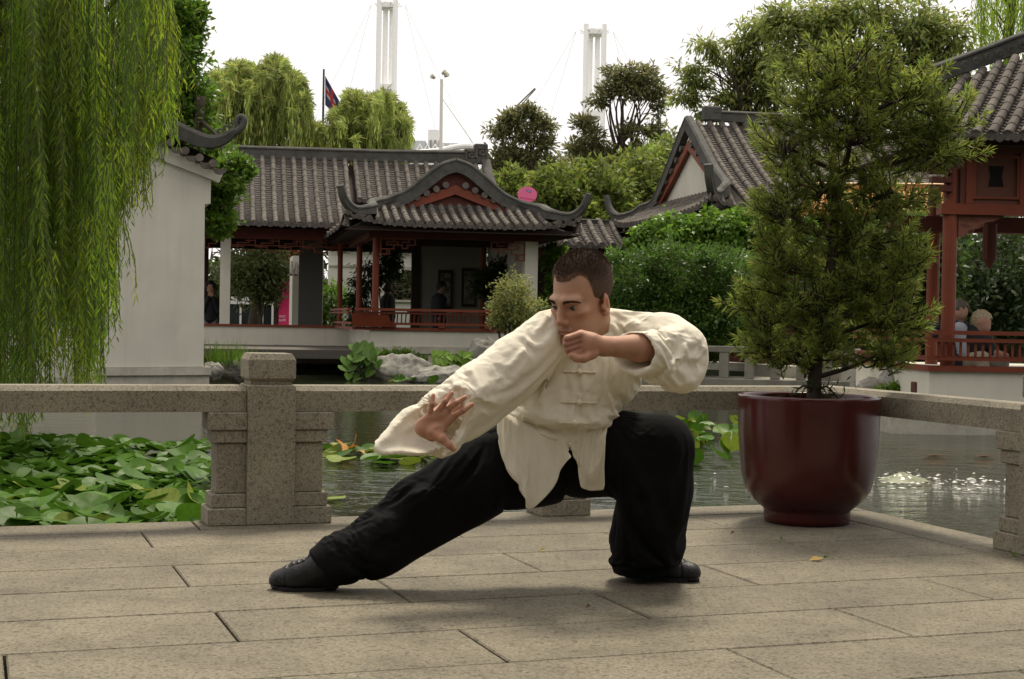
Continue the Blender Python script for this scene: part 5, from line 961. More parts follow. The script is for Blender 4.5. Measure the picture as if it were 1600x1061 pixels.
def cloth_relax(V, Fc, colls, expand=.08, frames=18, grav=.35, pin=None, tens=12., bend=.3, quality=5, mass=.25, dist=.004):
    """lets a cloth skin buckle over hidden copies of the body until it creases, then returns its points"""
    me = bpy.data.meshes.new('cloth_tmp'); me.from_pydata(V.tolist(), [], Fc.tolist()); me.update(); o = bpy.data.objects.new('cloth_tmp', me); COL.objects.link(o)
    cs = []
    for cv, cf in colls:
        cm = bpy.data.meshes.new('coll_tmp'); cm.from_pydata(cv.tolist(), [], cf.tolist()); cm.update(); c = bpy.data.objects.new('coll_tmp', cm); COL.objects.link(c); md = c.modifiers.new('c', 'COLLISION'); c.collision.thickness_outer = .003; c.collision.cloth_friction = 12.; cs.append(c)
    md = o.modifiers.new('cloth', 'CLOTH'); s_ = md.settings; s_.quality = quality; s_.mass = mass; s_.tension_stiffness = tens; s_.compression_stiffness = tens; s_.shear_stiffness = tens*.4; s_.bending_stiffness = bend; s_.air_damping = 2.; s_.tension_damping = 8; s_.compression_damping = 8; s_.shear_damping = 8
    s_.shrink_min = -expand; s_.effector_weights.gravity = grav; md.collision_settings.distance_min = dist; md.collision_settings.use_self_collision = False; md.collision_settings.collision_quality = 3
    if pin is not None:
        vg = o.vertex_groups.new(name='pin')
        for w in np.unique(np.round(pin, 1)):
            if w > 0: vg.add([int(i) for i in np.where(np.abs(pin-w) < .05)[0]], float(w), 'REPLACE')
        s_.vertex_group_mass = 'pin'; s_.pin_stiffness = 1.
    md.point_cache.frame_start = 1; md.point_cache.frame_end = frames
    for f in range(1, frames+1): scene.frame_set(f)
    ev = o.evaluated_get(bpy.context.evaluated_depsgraph_get()); k = np.zeros(len(V)*3); ev.data.vertices.foreach_get('co', k); k = k.reshape(-1, 3)
    for q in [o]+cs: dm = q.data; bpy.data.objects.remove(q); bpy.data.meshes.remove(dm)
    scene.frame_set(1); return k
def subdivided(V, Fc, lv):
    me = bpy.data.meshes.new('sub_tmp'); me.from_pydata(V.tolist(), [], Fc.tolist()); o = bpy.data.objects.new('sub_tmp', me); COL.objects.link(o); md = o.modifiers.new('s', 'SUBSURF'); md.levels = lv; md.render_levels = lv
    ev = o.evaluated_get(bpy.context.evaluated_depsgraph_get()); m2 = ev.to_mesh(); a_ = np.zeros(len(m2.vertices)*3); m2.vertices.foreach_get('co', a_); f_ = np.zeros(len(m2.polygons)*4, np.int32); m2.loops.foreach_get('vertex_index', f_); ev.to_mesh_clear(); bpy.data.objects.remove(o); bpy.data.meshes.remove(me); return a_.reshape(-1, 3), f_.reshape(-1, 4)

# ------------------------------------------------------------------ the man
def skin_mat(name, col):
    m = mat(name, col, .52, tint=True, spec=.35, sss=.06, bump=.25, bscale=330, var=.14, scale=38); return m
HC = P(908, 465, 4.53); HS = 1.09
_yw, _pt, _rl = math.radians(41), math.radians(18), math.radians(3)
HY = np.array([-math.sin(_yw)*math.cos(_pt), -math.cos(_yw)*math.cos(_pt), -math.sin(_pt)]); HX = unit(np.cross(HY, [math.sin(_rl), 0, math.cos(_rl)])); HZ = np.cross(HX, HY)
HR = np.stack([HX, HY, HZ])
def HL(x, y, z): return HC+(HX*x+HY*y+HZ*z)*HS
def hl_inv(V): return ((V-HC)@HR.T)/HS
SHL, ELL_, WRL = P(862, 520, 4.57), P(750, 604, 4.45), P(662, 668, 4.27)        # arm reaching to picture left
SHR, ELR, WRR = P(985, 522, 4.62), P(1064, 541, 4.47), P(943, 541, 4.315)       # arm folded in front of the chest
bv = Vol(np.minimum(P(632, 735, 4.1), P(632, 735, 4.9)), P(1110, 372, 4.95), .0029)
bv.lo[1] = 4.08
bv = Vol((bv.lo[0], 4.08, bv.lo[2]), P(1105, 376, 4.86), .0029)
E_ = lambda c, r, k=.012, op='add': bv.ell(HL(*c), np.array(r)*HS, k, op, HR)
K_ = lambda a, b, ra, rb=None, k=.01, op='add': bv.cap(HL(*a), HL(*b), ra*HS, (ra if rb is None else rb)*HS, k, op)
EARR = {s_: np.stack([HX*.88-HY*.475*s_, HY*.88*1+HX*.475*s_, HZ]) for s_ in (-1, 1)}
E_((0, -.016, .038), (.072, .0925, .082)); E_((0, .022, -.03), (.0555, .070, .088), .03); E_((0, .036, -.078), (.050, .050, .036), .025)
K_((-.043, -.008, -.048), (-.026, .05, -.094), .021, .017, .022); K_((.043, -.008, -.048), (.026, .05, -.094), .021, .017, .022); K_((-.012, .078, -.100), (.012, .078, -.100), .0165, None, .02)
for s_ in (-1, 1):
    E_((s_*.042, .056, -.020), (.019, .021, .013), .018); K_((s_*.012, .0865, .0165), (s_*.042, .0725, .0155), .0105, .0095, .016)
    E_((s_*.031, .099, -.003), (.019, .019, .012), .014, 'sub'); E_((s_*.031, .071, -.004), (.0145, .0145, .0125), .004); E_((s_*.031, .090, -.0050), (.0135, .016, .0048), .0025, 'sub'); K_((s_*.020, .0885, .0055), (s_*.043, .0800, .0045), .0022, None, .004, 'sub')
    bv.ell(HL(s_*.0735, -.014, -.020), np.array((.0085, .020, .0315))*HS, .006, 'add', EARR[s_]); bv.ell(HL(s_*.0835, -.008, -.017), np.array((.0080, .0120, .0205))*HS, .004, 'sub', EARR[s_]); E_((s_*.0775, -.014, -.012), (.0045, .0045, .012), .004); E_((s_*.0745, -.004, -.043), (.0065, .009, .009), .006); E_((s_*.074, .004, -.022), (.005, .005, .009), .005)
K_((0, .088, .012), (0, .104, -.034), .0072, .0088, .009); E_((0, .1065, -.038), (.0100, .0115, .0090), .008)
for s_ in (-1, 1): E_((s_*.0112, .096, -.042), (.0070, .0100, .0072), .006); E_((s_*.007, .103, -.050), (.0035, .005, .003), .003, 'sub')
E_((0, .090, -.066), (.021, .011, .0065), .006); E_((0, .089, -.077), (.018, .0115, .007), .006); K_((-.017, .0985, -.0715), (.017, .0985, -.0715), .0022, None, .004, 'sub'); E_((0, .096, -.086), (.012, .010, .005), .008, 'sub')
NB = P(926, 522, 4.63); bv.cap(HL(0, -.028, -.06), NB, .060, .056, .03)
bv.cap(NB, SHL, .045, .045, .03); bv.cap(NB, SHR, .045, .045, .03); bv.ell(P(910, 585, 4.66), (.13, .085, .16), .05); bv.ell(P(880, 665, 4.68), (.13, .085, .10), .05)
bv.chain([SHL, ELL_, WRL], [.045, .036, .0245], .02); bv.chain([SHR, ELR, P(1000, 543, 4.385), WRR], [.045, .040, .039, .0265], .02)
# open hand, palm to the viewer
dH = 4.235
palm = [(672, 650), (685, 645), (698, 643), (706, 653)]
for (x0_, y0_), (x1_, y1_) in zip([(659, 662), (662, 669), (667, 677), (675, 682)], palm): bv.cap(P(x0_, y0_, dH+.012), P(x1_, y1_, dH), .0155, .0118, .010)
bv.cap(P(660, 671, dH+.012), P(684, 672, dH-.004), .017, .0165, .012); bv.cap(WRL, P(664, 670, dH+.015), .024, .020, .012)
for (x0, y0), (xm, ym), (x1, y1), r, k in (((671, 648), (675, 632), (677, 617.5), .0078, 0), ((685, 643), (696, 627), (706, 614), .0088, 1), ((698, 641), (713, 629.5), (726, 621), .0092, 2), ((706.5, 652), (723, 642), (737.5, 632), .0088, 3)):
    bv.chain([P(x0, y0, dH), P(xm, ym, dH-.012), P(x1, y1, dH-.004)], [r*1.04, r*.92, r*.76], .0045)
bv.chain([P(676, 676, dH-.005), P(692, 686, dH-.022), P(702, 695, dH-.026), P(708, 701, dH-.024)], [.018, .0125, .0105, .0092], .006)
bv.cap(P(664, 683, dH-.014), P(706, 655, dH-.022), .0016, None, .004, 'sub'); bv.cap(P(672, 660, dH-.02), P(702, 648, dH-.02), .0014, None, .004, 'sub')
# fist by the chin
dF = 4.285
bv.cap(WRR, P(922, 538, dF+.012), .0265, .029, .015); bv.cap(P(925, 533, dF+.01), P(908, 526, dF+.01), .024, .020, .012); bv.cap(P(922, 548, dF+.01), P(906, 546, dF+.012), .023, .018, .012)
for (kx, ky), (px, py), (tx, ty), r in (((906, 523), (886, 529), (884, 539), .0105), ((905, 531), (884.5, 538), (887, 547), .0105), ((905, 540), (887, 546), (891, 553), .010), ((907, 548), (893, 554), (898, 558), .009)):
    bv.chain([P(kx, ky, dF), P(px, py, dF-.014), P(tx, ty, dF+.006), P(tx+9, ty-1, dF+.018)], [r*1.15, r, r*.88, r*.8], .002)
bv.chain([P(926, 553, dF+.0), P(912, 560, dF-.012), P(900, 560, dF-.020), P(893, 556, dF-.022)], [.016, .0125, .0105, .0088], .006)
V, Fc = bv.mesh(); V = smooth_mesh(V, Fc, 1, .4)
L_ = hl_inv(V); tn = np.ones((len(V), 3)); g_ = lambda c, r: np.exp(-(((L_-np.array(c))/np.array(r))**2).sum(1))[:, None]
head = (L_[:, 2] > -.14) & (np.abs(L_[:, 0]) < .11) & (L_[:, 1] > -.14) & (L_[:, 1] < .14)
def paint(w, col): global tn; tn = tn*(1-w)+np.array(col)*w
paint(.75*(g_((0, .098, -.066), (.020, .02, .006))+g_((0, .098, -.077), (.018, .02, .007))).clip(0, 1), (.80, .50, .52)); paint(.35*(g_((.045, .06, -.03), (.03, .04, .025))+g_((-.045, .06, -.03), (.03, .04, .025))).clip(0, 1), (1.06, .82, .78))
paint(.30*(g_((0, .06, -.085), (.07, .06, .032))).clip(0, 1), (.60, .63, .68)); tn = tn*(1-.16*(RNG.random((len(V), 1))*g_((0, .06, -.085), (.07, .06, .034)))); paint(.35*(g_((.08, -.01, -.01), (.02, .03, .04))+g_((-.08, -.01, -.01), (.02, .03, .04))).clip(0, 1), (1.15, .72, .66)); paint(.5*g_((0, .112, -.04), (.016, .02, .016)), (1.05, .78, .74))
def seg_d(a_, b_): ba = b_-a_; t = np.clip(((V-a_)@ba)/(ba@ba+1e-9), 0, 1)[:, None]; return np.linalg.norm(V-a_-ba*t, axis=1)[:, None]
hand_t = np.ones((len(V), 3))
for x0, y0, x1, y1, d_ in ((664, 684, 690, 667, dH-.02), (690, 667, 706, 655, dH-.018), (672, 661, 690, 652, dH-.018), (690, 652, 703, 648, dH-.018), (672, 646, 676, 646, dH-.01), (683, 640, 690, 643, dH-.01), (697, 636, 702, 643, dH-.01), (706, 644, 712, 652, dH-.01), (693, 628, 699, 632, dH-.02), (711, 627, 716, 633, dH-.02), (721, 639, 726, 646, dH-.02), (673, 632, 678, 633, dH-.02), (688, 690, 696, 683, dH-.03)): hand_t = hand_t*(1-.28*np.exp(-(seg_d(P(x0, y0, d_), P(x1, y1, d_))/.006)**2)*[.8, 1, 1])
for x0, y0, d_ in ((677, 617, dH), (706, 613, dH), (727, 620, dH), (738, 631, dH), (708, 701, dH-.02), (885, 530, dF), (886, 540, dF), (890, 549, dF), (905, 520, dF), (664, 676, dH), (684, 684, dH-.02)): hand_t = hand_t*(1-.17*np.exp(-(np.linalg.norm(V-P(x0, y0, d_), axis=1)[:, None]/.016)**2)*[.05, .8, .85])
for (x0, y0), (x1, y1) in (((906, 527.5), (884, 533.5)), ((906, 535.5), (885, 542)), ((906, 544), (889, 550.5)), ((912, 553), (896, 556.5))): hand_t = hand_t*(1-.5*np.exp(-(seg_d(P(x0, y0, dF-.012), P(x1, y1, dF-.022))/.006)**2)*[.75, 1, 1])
nz = vnoise(V, 55, 4)[:, None]*.05; tn = tn*(1+nz*[1, 1.3, 1.3])
tn = np.where(head[:, None], tn, np.array([1.0, .90, .86])*(1+nz*1.6)*hand_t)
man = npmesh('person', V, Fc, skin_mat('skin', (.46, .262, .172)), None, True, tn)
tag(man, 'man in cream linen jacket and black trousers lunging, one palm out, fist at chin', 'person')
def child(name, V, Fc, m, tint=None): o = npmesh(name, V, Fc, m, man, True, tint); return o
def cobj(name, mb, m, smooth=True): return obj(name, mb, m, man, smooth)
# eyes, brows, hair
for s_ in (-1, 1):
    n, m2 = 20, 14; V, Fq, tn2 = [], [], []; gz = unit(HY+HX*.12-HZ*.10); c = HL(s_*.031, .0715, -.004)
    for i in range(m2+1):
        for j in range(n): th, ph = math.pi*i/m2, 6.2832*j/n; v = HX*math.sin(th)*math.cos(ph)+HZ*math.sin(th)*math.sin(ph)+HY*math.cos(th); V.append(c+v*.0128*HS); a = math.acos(max(-1, min(1, v@gz))); tn2.append((.008, .007, .007) if a < .34 else (.022, .022, .02) if a < .74 else (.27, .235, .21))
    for i in range(m2):
        for j in range(n): Fq.append((i*n+j, (i+1)*n+j, (i+1)*n+(j+1) % n, i*n+(j+1) % n))
    child('eye', V, Fq, mat('eyeball', (1, 1, 1), .12, tint=True, spec=.5), np.array(tn2))
    br_c = catmull([HL(s_*.011, .0985, .0115), HL(s_*.026, .0945, .0160), HL(s_*.042, .0860, .0160), HL(s_*.053, .0765, .0120)], 40); nb = 420; ki = RNG.integers(0, len(br_c)-1, nb); tt = ki/len(br_c); bp_ = np.array(br_c)[ki]+HZ*(RNG.normal(size=(nb, 1))*.0022*(1.1-tt)[:, None])-HY*.0015
    leaves('eyebrow', bp_, HX*s_*.8+HZ*(.45-tt)[:, None]*.8+HY*.15+rdir(nb)*.25, np.tile(HY, (nb, 1)), .0075, .0011, mat('brow_hair', (.040, .024, .016), .8), man, None)
hv = Vol(HC-.165, HC+.165, .003); hv.ell(HL(0, -.018, .040), np.array((.0752, .0975, .0860))*HS, .01, 'add', HR)
def hairline(x, y, z):
    p = [((x-HC[0])*HR[i][0]+(y-HC[1])*HR[i][1]+(z-HC[2])*HR[i][2])/HS for i in range(3)]; Y_ = p[1]; X_ = np.abs(p[0])
    hl_ = np.interp(Y_, [-.12, -.07, -.045, -.024, -.012, .002, .020, .026, .032, .042, .055, .072, .09], [-.075, -.066, -.045, -.014, -.004, -.018, -.018, .030, .066, .080, .078, .066, .060])
    hl_ = hl_+.0018*np.sin(p[0]*330)*np.sin(Y_*290+1)+.0014*np.sin(p[0]*700+Y_*610); return (hl_-p[2])*.4*HS
hv.put(HC-.16, HC+.16, hairline, .004, 'int'); 
V, Fc = hv.mesh(); V = smooth_mesh(V, Fc, 1, .4); Lh = hl_inv(V)
def hline(Y_): return np.interp(Y_, [-.12, -.07, -.045, -.024, -.012, .002, .020, .026, .032, .042, .055, .072, .09], [-.075, -.066, -.045, -.014, -.004, -.018, -.018, .030, .066, .080, .078, .066, .060])
fr = np.clip((Lh[:, 2]-hline(Lh[:, 1])+vnoise(V, 160, 8)*.005)/.016, 0, 1)[:, None]; topw = np.clip((Lh[:, 2]-.045)/.05, 0, 1)[:, None]
tnh = (1-fr)*np.array([.26, .148, .098])+fr*(topw*np.array([.085, .053, .036])+(1-topw)*np.array([.095, .058, .040])); hair = child('hair', V, Fc, mat('short_brown_hair', (1, 1, 1), .8, tint=True, bump=.6, bscale=420), tnh*(1+.10*vnoise(V, 220, 3)[:, None]))
ok = np.linalg.norm((Lh-[0, -.016, .04])/[.0752, .0975, .086], axis=1) > .95; sel = V[ok][RNG.choice(ok.sum(), 16000)]+RNG.normal(size=(16000, 3))*.0012; Ls = hl_inv(sel); nn = nrm((Ls-[0, -.016, .04])/[.0752**2, .0975**2, .086**2]); up_ = np.clip((Ls[:, 2]-.04)/.07, 0, 1)
dw = nrm(nn@HR*(.35+.35*up_)[:, None]+HZ*(.5*up_-.35*(1-up_))[:, None]+HY*(.35*up_-.35*(1-up_))[:, None]+rdir(len(sel))*.28)
leaves('hair_strands', sel-dw*.002, dw, rdir(len(sel)), (.0035+.0105*up_)*(.5+.7*RNG.random(len(sel))), .0011, mat('hair_strand', (.8, .8, .8), .55, tint=True, spec=.4), man, np.clip((.075+.035*(1-up_))[:, None]*np.array([1.25, .80, .54])*(1+.18*RNG.normal(size=(len(sel), 1))), .012, .3))

# cream linen jacket
sv = Vol((P(575, 700, 4.1)[0], 4.02, P(840, 740, 4.6)[2]), (P(1125, 700, 4.6)[0], 4.92, P(900, 460, 4.6)[2]), .0042)
sv.ell(P(914, 566, 4.655), (.172, .125, .145), .03); sv.ell(P(882, 636, 4.665), (.178, .128, .125), .04); sv.ell(P(868, 678, 4.675), (.172, .122, .070), .03)
sv.cap(P(872, 520, 4.60), P(975, 520, 4.64), .066, .066, .03); sv.cap(P(925, 502, 4.63), P(975, 507, 4.65), .040, .045, .03); sv.cap(P(912, 508, 4.62), P(868, 512, 4.6), .040, .05, .03)
sv.chain([SHL, P(805, 563, 4.515), ELL_, P(700, 640, 4.37)], [.078, .080, .079, .082], .02); sv.chain([P(700, 640, 4.37), P(655, 668, 4.31), P(598, 696, 4.27)], [.082, .078, .030], .02)
sv.chain([SHR, P(1040, 528, 4.535), P(1064, 541, 4.475)], [.072, .078, .077], .02); sv.chain([P(1064, 543, 4.475), P(1030, 552, 4.40), P(985, 552, 4.355), P(958, 549, 4.345)], [.074, .066, .064, .052], .015); sv.chain([P(1070, 560, 4.47), P(1010, 560, 4.40)], [.058, .056], .02)
# openings: neck and the two wide cuffs
sv.cap(P(921, 512, 4.61), P(916, 493, 4.60), .069, .067, .006); sv.cap(P(922, 512, 4.605), P(906, 460, 4.555), .062, .066, .004, 'sub')
cutA, cutB, cutC = P(584, 701, 4.25), P(668, 640, 4.32), P(705, 694, 4.18); nrA = np.cross(cutB-cutA, cutC-cutA); nrA = nrA if nrA@(P(620, 640, 4.0)-cutA) > 0 else -nrA
sv.cutplane(cutA, nrA, P(560, 730, 4.5)*[1, 0, 1]+[0, 4.0, 0], P(700, 610, 4.1)*[1, 0, 1]+[0, 4.42, 0])
sv.chain([P(700, 645, 4.34), P(658, 668, 4.28), P(600, 694, 4.24)], [.066, .068, .026], .006, 'sub')
cA, cB, cC = P(956, 522, 4.40), P(953, 573, 4.40), P(1032, 544, 4.315); nr = np.cross(cB-cA, cC-cA); nr = nr if nr@(P(940, 545, 4.1)-cA) > 0 else -nr
sv.cutplane(cA, nr, P(930, 600, 4.4)*[1, 0, 1]+[0, 4.1, 0], P(1045, 505, 4.4)*[1, 0, 1]+[0, 4.43, 0])
sv.chain([P(1030, 548, 4.40), P(985, 550, 4.35), P(945, 549, 4.33)], [.044, .053, .048], .006, 'sub')
folds = [  # ridge and valley lines across the cloth: points, radius, sink (valley if negative)
 ([(858, 492), (815, 543), (768, 596), (715, 622), (690, 632)], .014, 1), ([(742, 566), (760, 590), (792, 612)], .013, 1), ([(722, 578), (742, 600), (770, 622)], .011, -1), ([(704, 588), (722, 612), (748, 640)], .013, 1), ([(690, 606), (706, 628), (728, 655)], .010, -1), ([(672, 618), (690, 638)], .010, 1),
 ([(812, 520), (845, 552), (852, 590)], .010, -1), ([(838, 548), (812, 600), (800, 640)], .011, 1), ([(852, 545), (833, 600), (822, 632)], .009, -1), ([(866, 560), (850, 610), (845, 640)], .009, 1),
 ([(890, 693), (850, 678), (800, 652)], .012, 1), ([(888, 697), (840, 690), (795, 676)], .010, -1), ([(888, 686), (850, 660), (822, 636)], .010, -1), ([(892, 690), (930, 676), (952, 655)], .010, 1), ([(894, 684), (925, 655), (950, 630)], .009, -1), ([(885, 662), (845, 650), (818, 622)], .009, 1),
 ([(985, 588), (958, 615), (938, 650)], .010, 1), ([(968, 590), (945, 615)], .009, -1), ([(1000, 578), (975, 596)], .009, 1), ([(930, 590), (940, 620)], .008, 1),
 ([(985, 502), (1030, 512), (1072, 528), (1104, 543)], .012, 1), ([(1000, 515), (1045, 530), (1090, 548)], .010, -1), ([(1085, 560), (1050, 575), (1010, 579)], .010, 1), ([(1092, 535), (1078, 560), (1062, 580)], .010, 1), ([(1075, 515), (1060, 535), (1048, 560)], .008, -1), ([(1030, 500), (1045, 520), (1040, 545)], .008, 1),
 ([(949, 492), (955, 508), (955, 525)], .009, 1), ([(961, 492), (968, 506), (975, 520)], .009, -1), ([(972, 488), (982, 500), (995, 510)], .010, 1), ([(985, 488), (998, 498), (1015, 503)], .008, -1), ([(880, 560), (890, 600), (886, 650)], .007, -1), ([(925, 560), (918, 600), (920, 640)], .008, 1),
 ([(600, 690), (640, 668), (668, 645)], .006, 1), ([(780, 640), (740, 660), (700, 690)], .012, 1), ([(800, 560), (770, 620), (735, 650)], .010, -1)]
for pts, r, sg in folds:
    for (x0, y0), (x1, y1) in zip(pts[:-1], pts[1:]):
        d0, d1 = sv.hit(x0, y0), sv.hit(x1, y1)
        if d0 is None or d1 is None or abs(d0-d1) > .09: continue
        r *= .8
        if sg > 0: sv.cap(P(x0, y0, d0+r*.42), P(x1, y1, d1+r*.42), r, r*.85, .010)
        else: sv.cap(P(x0, y0, d0-r*.72), P(x1, y1, d1-r*.72), r, r*.85, .014, 'sub')
for (x0, y0), (x1, y1) in zip([(905, 562), (906, 600), (904, 632), (899, 662)], [(906, 600), (904, 632), (899, 662), (893, 690)]):      # front opening
    d0, d1 = sv.hit(x0, y0), sv.hit(x1, y1); 
    if d0 and d1: sv.cap(P(x0, y0, d0-.002), P(x1, y1, d1-.002), .0045, None, .005, 'sub'); sv.cap(P(x0+6, y0, d0+.001), P(x1+6, y1, d1+.001), .006, None, .006)
sv.put(sv.lo, sv.lo+(sv.n-1)*sv.h, lambda x, y, z: .0010*np.sin(x*46+z*38+2*np.sin(y*21))+.0009*np.sin(x*88-z*70+y*40+1.5*np.sin(z*33))+.0007*np.sin(z*150+x*90+2*np.sin(x*31)), .001, 'disp')
cl = Vol(sv.lo, sv.lo+(sv.n-1)*sv.h, sv.h*2); cl.F = sv.F[::2, ::2, ::2].copy(); cl.n = np.array(cl.F.shape); V, Fc = cl.mesh()
inn = Vol(sv.lo, sv.lo+(sv.n-1)*sv.h, sv.h*3); inn.F = sv.F[::3, ::3, ::3]+.013; inn.n = np.array(inn.F.shape); CV, CF = inn.mesh()
fade = lambda c, r0, r1: np.clip((r1-np.linalg.norm(V-c, axis=1))/(r1-r0), 0, 1)
pin = np.maximum.reduce([fade(P(628, 676, 4.27), .085, .125), fade(P(985, 548, 4.36), .07, .105), np.clip((P(870, 668, 4.6)[2]-V[:, 2])/.03, 0, 1)*(V[:, 0] > P(770, 660, 4.6)[0]), fade(P(918, 500, 4.60), .07, .09)])
V = cloth_relax(V, Fc, [(CV, CF)], .10, 22, .22, pin, bend=.45)
V, Fc = subdivided(V, Fc, 1); from mathutils.bvhtree import BVHTree; JB = BVHTree.FromPolygons(V.tolist(), Fc.tolist())
def jhit(x, y): r = ray(x, y); h_ = JB.ray_cast(Vector(CAMP), Vector(r)); return (np.array(h_[0])-CAMP)@FWD if h_[0] is not None else None
M_LIN = mat('cream_linen', (.83, .775, .64), .85, var=.04, scale=30, spec=.12, trans=.10)
_n, _l = M_LIN.node_tree.nodes, M_LIN.node_tree.links      # crumpled linen: creases over a fine weave
_g = _n.new('ShaderNodeNewGeometry'); _h = []
for _s, _d in ((9, 2), (30, 2), (420, 2)): _t = _n.new('ShaderNodeTexNoise'); _t.inputs['Scale'].default_value = _s; _t.inputs['Detail'].default_value = _d; _t.inputs['Distortion'].default_value = .8 if _s < 100 else 0; _l.new(_g.outputs['Position'], _t.inputs['Vector']); _h.append(_t.outputs['Fac'])
def _math(op, a_, b_):
    x_ = _n.new('ShaderNodeMath'); x_.operation = op
    for i_, v_ in enumerate((a_, b_)):
        if hasattr(v_, 'is_linked'): _l.new(v_, x_.inputs[i_])
        else: x_.inputs[i_].default_value = v_
    return x_.outputs[0]
_r1 = _math('ABSOLUTE', _math('SUBTRACT', _h[0], .5), 0.); _r2 = _math('ABSOLUTE', _math('SUBTRACT', _h[1], .5), 0.)
_ht = _math('ADD', _math('MULTIPLY', _r1, 1.0), _math('ADD', _math('MULTIPLY', _r2, .22), _math('MULTIPLY', _h[2], .025)))
_b = _n.new('ShaderNodeBump'); _b.inputs['Strength'].default_value = .45; _b.inputs['Distance'].default_value = .012; _l.new(_ht, _b.inputs['Height']); _l.new(_b.outputs['Normal'], _n['Principled BSDF'].inputs['Normal'])
child('jacket', V, Fc, M_LIN)
for k, (x, y, w) in enumerate(((905, 581, 26), (905, 629, 28), (898, 661, 24), (891, 694, 12))):
    m_ = MB(); pts = []
    for dx in np.linspace(-w, w, 13):
        d = jhit(x+dx, y+(.03*dx)) or 4.5; pts.append(P(x+dx, y+.03*dx+.6*math.sin(dx*.5), d-.003))
    m_.tube(catmull(pts, 2), .0032, 6)
    c = pts[6]; m_.tube([c+UP*.008-FWD*.004, c-FWD*.009, c-UP*.008-FWD*.004], [.004, .0085, .004], 8); cobj('frog_button', m_, mat('linen_cord', (.78, .71, .54), .8))
# black trousers
tv = Vol((P(470, 800, 4.4)[0], 4.25, -.01), (P(1105, 800, 4.8)[0], 5.05, P(900, 630, 4.6)[2]), .0045)
tv.cap(P(828, 700, 4.685), P(915, 700, 4.71), .115, .112, .03); tv.cap(P(850, 668, 4.70), P(890, 668, 4.71), .11, .11, .04)
tv.chain([P(822, 708, 4.67), P(735, 742, 4.60), P(655, 787, 4.56), P(592, 838, 4.525), P(533, 873, 4.50), P(503, 888, 4.49)], [.118, .104, .090, .082, .076, .068], .03)
tv.chain([P(905, 706, 4.71), P(975, 702, 4.66), P(1034, 694, 4.635)], [.116, .116, .096], .03); tv.chain([P(1034, 696, 4.635), P(1024, 760, 4.68), P(1016, 820, 4.74), P(1004, 868, 4.77), P(1001, 893, 4.775)], [.098, .119, .115, .096, .084], .025)
tv.ell(P(835, 752, 4.66), (.10, .09, .05), .04)
hA = P(480, 842, 4.49); hd = unit(P(592, 838, 4.525)-P(510, 883, 4.49)); tv.cutplane(P(501, 888, 4.49), -hd-np.array([0, 0, .25]), P(430, 990, 4.49)*[1, 0, 1]+[0, 4.2, 0], P(545, 800, 4.49)*[1, 0, 1]+[0, 4.8, 0])
tv.put((-2, 3, -1), (2, 6, .03), lambda x, y, z: z-.022+0*x+0*y, .004, 'sub')
for pts, r, sg in (([(700, 700), (660, 745), (600, 790), (545, 822)], .012, -1), ([(690, 760), (620, 815), (560, 852)], .014, 1), ([(760, 700), (700, 770), (650, 820)], .010, -1), ([(985, 762), (1010, 765), (1040, 755)], .010, -1), ([(1060, 690), (1050, 740), (1030, 800)], .012, 1), ([(985, 780), (990, 830), (985, 880)], .010, -1), ([(1045, 830), (1030, 862), (1000, 872)], .010, 1), ([(930, 690), (985, 680), (1030, 680)], .012, 1), ([(1035, 870), (1050, 850)], .008, -1), ([(530, 850), (510, 905)], .008, 1)):
    for (x0, y0), (x1, y1) in zip(pts[:-1], pts[1:]):
        d0, d1 = tv.hit(x0, y0), tv.hit(x1, y1)
        if d0 is None or d1 is None: continue
        tv.cap(P(x0, y0, d0+(r*.5 if sg > 0 else -r*.45)), P(x1, y1, d1+(r*.5 if sg > 0 else -r*.45)), r, None, .02, 'add' if sg > 0 else 'sub')
tv.put(tv.lo, tv.lo+(tv.n-1)*tv.h, lambda x, y, z: .0012*np.sin(x*31+z*40+2*np.sin(y*17))+.0008*np.sin(x*70-z*62), .001, 'disp')
cl = Vol(tv.lo, tv.lo+(tv.n-1)*tv.h, tv.h*2); cl.F = tv.F[::2, ::2, ::2].copy(); cl.n = np.array(cl.F.shape); V, Fc = cl.mesh()
inn = Vol(tv.lo, tv.lo+(tv.n-1)*tv.h, tv.h*3); inn.F = tv.F[::3, ::3, ::3]+.013; inn.n = np.array(inn.F.shape); CV, CF = inn.mesh()
pin = np.maximum.reduce([fade(P(500, 888, 4.49), .075, .11), np.clip((.05-V[:, 2])/.03, 0, 1), np.clip((V[:, 2]-P(870, 690, 4.7)[2])/.03, 0, 1)*(V[:, 0] < P(960, 690, 4.7)[0])])
V = cloth_relax(V, Fc, [(CV, CF)], .07, 16, .3, pin, bend=.3); TCV, TCF = V.copy(), Fc.copy(); V, Fc = subdivided(V, Fc, 1); child('trousers', V, Fc, mat('black_cotton', (.0065, .0065, .007), .9, bump=.2, bscale=300, spec=.10))
